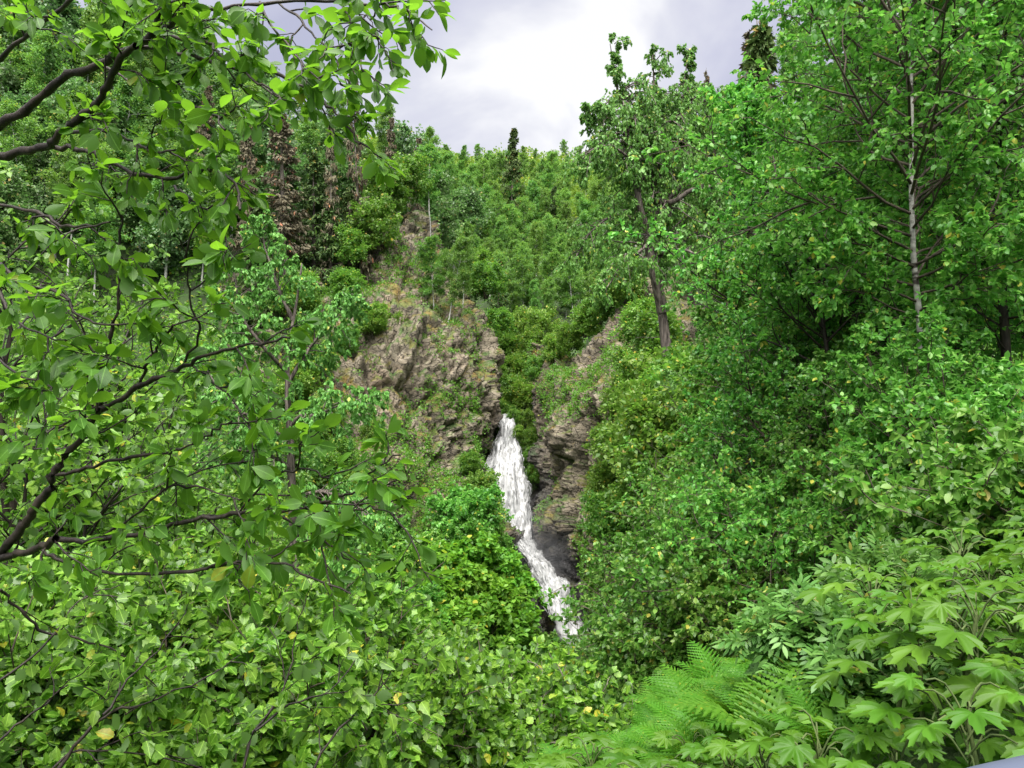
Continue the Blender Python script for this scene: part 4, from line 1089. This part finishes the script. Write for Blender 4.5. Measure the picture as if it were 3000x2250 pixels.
LOW = [
    ([(0, 556), (12, 540), (25, 525), (36, 507), (51, 486), (56, 468), (76, 446), (92, 422), (97, 410)], .013, .009, .7),
    ([(97, 410), (102, 388), (104, 364), (109, 344), (117, 314), (119, 286), (119, 249), (122, 215)], .008, .003, .15),
    ([(97, 412), (115, 402), (139, 388), (170, 373), (190, 364), (210, 354), (238, 346), (261, 343), (290, 338)], .009, .003, .2),
    ([(139, 388), (144, 371), (151, 358), (160, 344), (173, 325)], .005, .003, .2),
    ([(56, 475), (81, 471), (110, 461), (156, 454), (178, 449), (199, 441), (219, 429), (232, 421)], .006, .0025, .2),
    ([(190, 364), (210, 380), (232, 400), (250, 425)], .003, .002, .1),
    ([(185, 362), (200, 330), (190, 300), (187, 265), (180, 240)], .004, .002, .1),
    ([(56, 539), (95, 541), (132, 535), (170, 525), (204, 519), (238, 514), (265, 513)], .0085, .005, .35),
    ([(265, 513), (300, 508), (330, 500), (352, 492), (375, 470), (400, 455)], .005, .002, .1),
    ([(0, 559), (22, 553), (40, 548), (56, 539)], .010, .0085, .8),
    ([(40, 548), (56, 559), (85, 569), (119, 573), (192, 571), (217, 564), (238, 563), (287, 564), (306, 576), (351, 594)], .006, .0025, .25),
    ([(105, 535), (141, 510), (171, 486), (204, 489), (240, 500)], .004, .002, .2),
    ([(0, 264), (25, 285), (62, 294), (80, 318), (110, 325)], .006, .0025, .1),
    ([(0, 292), (10, 312), (30, 330), (66, 340)], .005, .002, .1),
    ([(238, 514), (270, 480), (300, 470), (330, 478)], .004, .002, .1),
    ([(265, 513), (300, 525), (330, 545), (350, 560)], .004, .002, .1),
    ([(300, 508), (340, 512), (370, 508), (395, 515)], .003, .0018, .05),
    ([(0, 360), (20, 375), (45, 385), (60, 400)], .004, .002, .1)]
overhang('overhanging_tree', 'dark wet branches with large green leaves hanging across the upper left sky', UP, (-2.6, 2.3), 61, (2.3, 1.85), .052, .66, tl=.20)
overhang('leaning_tree', 'dark forked branch with large shiny leaves reaching over the lower left', LOW, (-2.3, 2.05), 62, (2.2, 2.0), .056, .52, tl=.24)

SPRAY = [
    ([(0, 590), (7, 598), (25, 615), (42, 632), (68, 636), (109, 649), (132, 664), (160, 690)], .007, .0025, .2),
    ([(40, 800), (66, 758), (103, 715), (144, 704), (204, 678), (240, 655)], .008, .0025, .2),
    ([(103, 715), (130, 680), (165, 640), (190, 610)], .005, .002, .2),
    ([(40, 790), (68, 754), (127, 753), (195, 766), (240, 790)], .005, .002, .2),
    ([(235, 800), (255, 731), (280, 698), (292, 660), (297, 619)], .007, .002, .2),
    ([(255, 731), (290, 705), (330, 690), (355, 660)], .005, .002, .2),
    ([(0, 680), (40, 650), (80, 600), (120, 585)], .005, .002, .2),
    ([(300, 800), (330, 740), (370, 700), (400, 660)], .006, .002, .2),
    ([(0, 740), (30, 715), (60, 690), (90, 680)], .005, .002, .2)]
overhang('alder_shrub', 'sprawling alder with dark bare stems and toothed leaves in the bottom left corner', SPRAY, (-1.9, 2.3), 63, (2.9, 3.2), .06, .62, ALDERS, 'alder', 'shrub', False)

# ---- fern bank at the lower right
def club_plant(seed, h, nl, ls):
    r = np.random.default_rng(seed)
    wood = Acc(); K = 7
    st = smooth_line([(0, 0, -.05), (r.normal(0, .04), r.normal(0, .04), h * .5), (r.normal(0, .08), r.normal(0, .08), h)], K)
    wood.tube(st[None], np.linspace(.012, .007, K)[None], 6)
    ph = np.arange(nl) * 2.4 + r.random(nl) * .6
    q = (np.arange(nl) + .5) / nl
    o = st[-1][None] * (0.62 + .38 * q)[:, None]
    L = ls * (1.0 - .45 * q)
    d = np.stack([np.cos(ph), np.sin(ph), .45 + .6 * q], 1)
    e = o + d * L[:, None] * .9
    pet = np.stack([o + (e - o) * s + np.array([0, 0, .05]) * math.sin(PI * s) for s in np.linspace(0, 1, 5)], 1)
    wood.tube(pet, np.full((nl, 5), .0035), 5)
    A = np.stack([np.cos(ph), np.sin(ph), -.04 + r.normal(0, .14, nl)], 1)
    N = np.stack([np.cos(ph) * .25, np.sin(ph) * .25, np.ones(nl)], 1) + r.normal(0, .18, (nl, 3))
    S = ls * (1.15 - .5 * q) * r.uniform(.85, 1.15, nl)
    return wood.mesh('stem', M['petiole']), leaves('foliage', PALM, e - A * S[:, None] * .05, A, unit(N), S, M['club'], True, True)
def fern_plant(seed, nf, L):
    r = np.random.default_rng(seed)
    ph = np.arange(nf) * 2 * PI / nf + r.normal(0, .25, nf)
    el = r.uniform(.6, 1.2, nf)
    A = np.stack([np.cos(ph) * np.cos(el), np.sin(ph) * np.cos(el), np.sin(el)], 1)
    N = np.stack([-np.cos(ph) * np.sin(el), -np.sin(ph) * np.sin(el), np.cos(el)], 1)
    P = np.stack([np.cos(ph), np.sin(ph), 0 * ph], 1) * .03
    return leaves('fronds', FROND, P, A, N, L * r.uniform(.75, 1.1, nf), M['fern'], False)
def bank():
    r = np.random.default_rng(77)
    clubs = [club_plant(500 + k, (.42, .55, .36, .48)[k], (11, 12, 10, 11)[k], (.18, .205, .16, .19)[k]) for k in range(4)]
    ferns = [fern_plant(520 + k, (7, 6, 7)[k], (.46, .54, .40)[k]) for k in range(3)]
    got = []
    def spots(n, poly, d0, d1, md):
        poly = np.array(poly, float); out = []
        for _ in range(n * 80):
            if len(out) >= n: break
            d = r.uniform(d0, d1); x = r.uniform(-.2, 5.5)
            p = np.array([x, d, float(th(x, d))]); q = p + [0, 0, .5]
            dz = q[2] - EYE; vy = d * CP + dz * SP; vz = -d * SP + dz * CP
            px, py = 512 + F * x / vy, 384 - F * vz / vy
            c = False; j = len(poly) - 1
            for i in range(len(poly)):
                if (poly[i, 1] > py) != (poly[j, 1] > py) and px < (poly[j, 0] - poly[i, 0]) * (py - poly[i, 1]) / (poly[j, 1] - poly[i, 1]) + poly[i, 0]: c = not c
                j = i
            if c and all(np.hypot(*(p[:2] - g[:2])) > md for g in got): got.append(p); out.append(p)
        return out
    G = 'lobed-leaved plants on the lower right bank'
    for p in spots(130, [(870, 570), (1060, 520), (1120, 900), (700, 900), (760, 740), (900, 720)], 2.2, 7.5, .2):
        t = put_tree('devils_club', 'bright green plant with big maple-shaped leaves on the lower right bank', 'plant', p, clubs[int(r.integers(4))], G, r.random() * 6, r.uniform(.8, 1.15), ('stem', 'foliage'))
    for p in spots(60, [(540, 745), (700, 715), (900, 700), (900, 900), (540, 900)], 2.4, 5, .2):
        t = put_tree('devils_club', 'bright green plant with maple-shaped leaves below the ferns at the bottom edge', 'plant', p, clubs[int(r.integers(4))], 'lobed-leaved plants below the ferns', r.random() * 6, r.uniform(.75, 1.0), ('stem', 'foliage'))
    for p in spots(150, [(570, 720), (640, 680), (780, 620), (860, 560), (920, 570), (900, 660), (720, 730), (600, 770)], 3.2, 7.5, .17):
        t = thing('fern', 'yellow-green lacy fern on the bank between the dark shrubs and the lobed leaves', 'fern', p, 'ferns along the bank', r.random() * 6, r.uniform(.75, 1.2))
        link('fronds', ferns[int(r.integers(3))], t)
    n = 16000
    y = r.uniform(-1.5, 9, n); x = r.uniform(-5, 9, n)
    p = np.stack([x, y, th(x, y)], 1); A = r.normal(0, .8, p.shape); A[:, 2] += .45
    N = r.normal(0, .45, p.shape); N[:, 2] += .9
    keep = np.hypot(x, y) > .9
    p[:, 2] += r.uniform(0, .12, n)
    tag(link('ground_herbs', leaves('ground_herbs', CL3, p[keep], A[keep], unit(N[keep]), r.uniform(.10, .22, keep.sum()), M['herb'], False)), 'stuff', 'low green herbs carpeting the ground of the near bank', 'herbs')
    # elderberry in the middle of the bank
    for px, top, d, R, sd, lb in ((835, 672, 3.7, .40, 1, 'grey-green elderberry bush spreading over the middle of the fern bank'), (905, 640, 4.4, .36, 2, 'elderberry bush right of the spreading elderberry')):
        shrub_at(540 + sd, px, top, d, R, 'elder', .135, PINN, lb, 'elderberry_bush', 'bush', stems=5, fan=.6, n=(8, 3, 2, 5), shape='dome', cb=.35, down=.2, uv=False, nu=1.6)
bank()
def rail():
    t = thing('handrail', 'smooth blue-grey handrail in the bottom right corner', 'handrail', W(1010, 800, .7))
    a = Acc(); b = np.array(t.location)
    l = smooth_line([W(860, 858, .62) - b, W(960, 805, .68) - b, W(1040, 782, .74) - b, W(1160, 752, .86) - b], 16)
    a.tube(l[None], np.full((1, 16), .024), 20)
    m, nt, out = mat_new('sky_tinted_rail'); p = nd(nt, 'BsdfPrincipled', i_Roughness=.4); p.inputs['Base Color'].default_value = (.065, .075, .115, 1); nt.links.new(p.outputs[0], out.inputs[0])  # metal rail; the lavender sky reflection is put into its base colour
    link('rail', a.mesh('rail', m), t)
    c = Acc(); e = l[-1]; z0 = float(th(*(e + b)[:2])) - b[2]
    c.tube(np.array([[e + [0, 0, -.01], [e[0], e[1], z0]]]), np.full((1, 2), .022), 14)
    link('post', c.mesh('post', m), t)
rail()
print('t near', time.time() - T0)
# ------------------------------------------------------------------ camera, light, sky
cam = bpy.data.cameras.new('camera'); co = bpy.data.objects.new('camera', cam); COL.objects.link(co)
cam.sensor_width = 36; cam.lens = 27.0; cam.clip_end = 2000; cam.clip_start = .05
co.location = (0, 0, EYE); co.rotation_euler = (PI / 2 + PITCH, 0, 0)
SC.camera = co

SUN_EL, SUN_AZ = math.radians(66), math.radians(185)    # azimuth from +Y clockwise: behind the camera, slightly left
sd = bpy.data.lights.new('sun', 'SUN'); so = bpy.data.objects.new('sun', sd); COL.objects.link(so)
sd.energy = 1.5; sd.angle = math.radians(65); sd.color = (1, .97, .92)
dirv = (math.sin(SUN_AZ) * math.cos(SUN_EL), math.cos(SUN_AZ) * math.cos(SUN_EL), math.sin(SUN_EL))
import mathutils
so.rotation_euler = mathutils.Vector(dirv).to_track_quat('Z', 'Y').to_euler()
so.location = (0, 0, 60)

def build_world():
    w = bpy.data.worlds.new('World'); SC.world = w; w.use_nodes = True
    nt = w.node_tree; L = nt.links.new; nt.nodes.clear()
    out = nt.nodes.new('ShaderNodeOutputWorld')
    sky = nd(nt, 'TexSky', sky_type='NISHITA', sun_disc=False, sun_elevation=SUN_EL, sun_rotation=SUN_AZ)
    sc = nd(nt, 'VectorMath', operation='SCALE'); sc.inputs['Scale'].default_value = .15; L(sky.outputs[0], sc.inputs[0])
    tc = nd(nt, 'TexCoord'); sp = nd(nt, 'SeparateXYZ'); L(tc.outputs['Generated'], sp.inputs[0])
    za = nd(nt, 'Math', operation='ADD', i_1=.35); L(sp.outputs[2], za.inputs[0])
    zm = nd(nt, 'Math', operation='MAXIMUM', i_1=.05); L(za.outputs[0], zm.inputs[0])
    dx = nd(nt, 'Math', operation='DIVIDE'); dy = nd(nt, 'Math', operation='DIVIDE')
    L(sp.outputs[0], dx.inputs[0]); L(zm.outputs[0], dx.inputs[1]); L(sp.outputs[1], dy.inputs[0]); L(zm.outputs[0], dy.inputs[1])
    cb = nd(nt, 'CombineXYZ'); L(dx.outputs[0], cb.inputs[0]); L(dy.outputs[0], cb.inputs[1])
    mp = nd(nt, 'Mapping'); mp.inputs['Location'].default_value = (7.6, 2.2, 0); L(cb.outputs[0], mp.inputs[0])
    n = nd(nt, 'TexNoise', i_Scale=2.3, i_Detail=6., i_Roughness=.52, i_Distortion=.35); L(mp.outputs[0], n.inputs['Vector'])
    r = ramp(nt, [(.34, (1.12, 1.15, 1.5)), (.47, (1.40, 1.42, 1.72)), (.55, (1.68, 1.70, 1.90)), (.62, (2.2, 2.2, 2.24))]); L(n.outputs[0], r.inputs[0])
    c = mixc(nt, .88, sc.outputs[0], r.outputs[0])
    bg = nd(nt, 'Background', i_Strength=.05); L(c, bg.inputs[0])
    L(bg.outputs[0], out.inputs[0])
build_world()
SC.view_settings.view_transform = 'Standard'; SC.view_settings.look = 'None'
SC.view_settings.exposure = 3.35; SC.view_settings.gamma = 1
cy = SC.cycles
cy.max_bounces = 8; cy.diffuse_bounces = 5; cy.glossy_bounces = 2; cy.transmission_bounces = 4; cy.volume_bounces = 0
cy.use_denoising = True
print('t end', time.time() - T0)
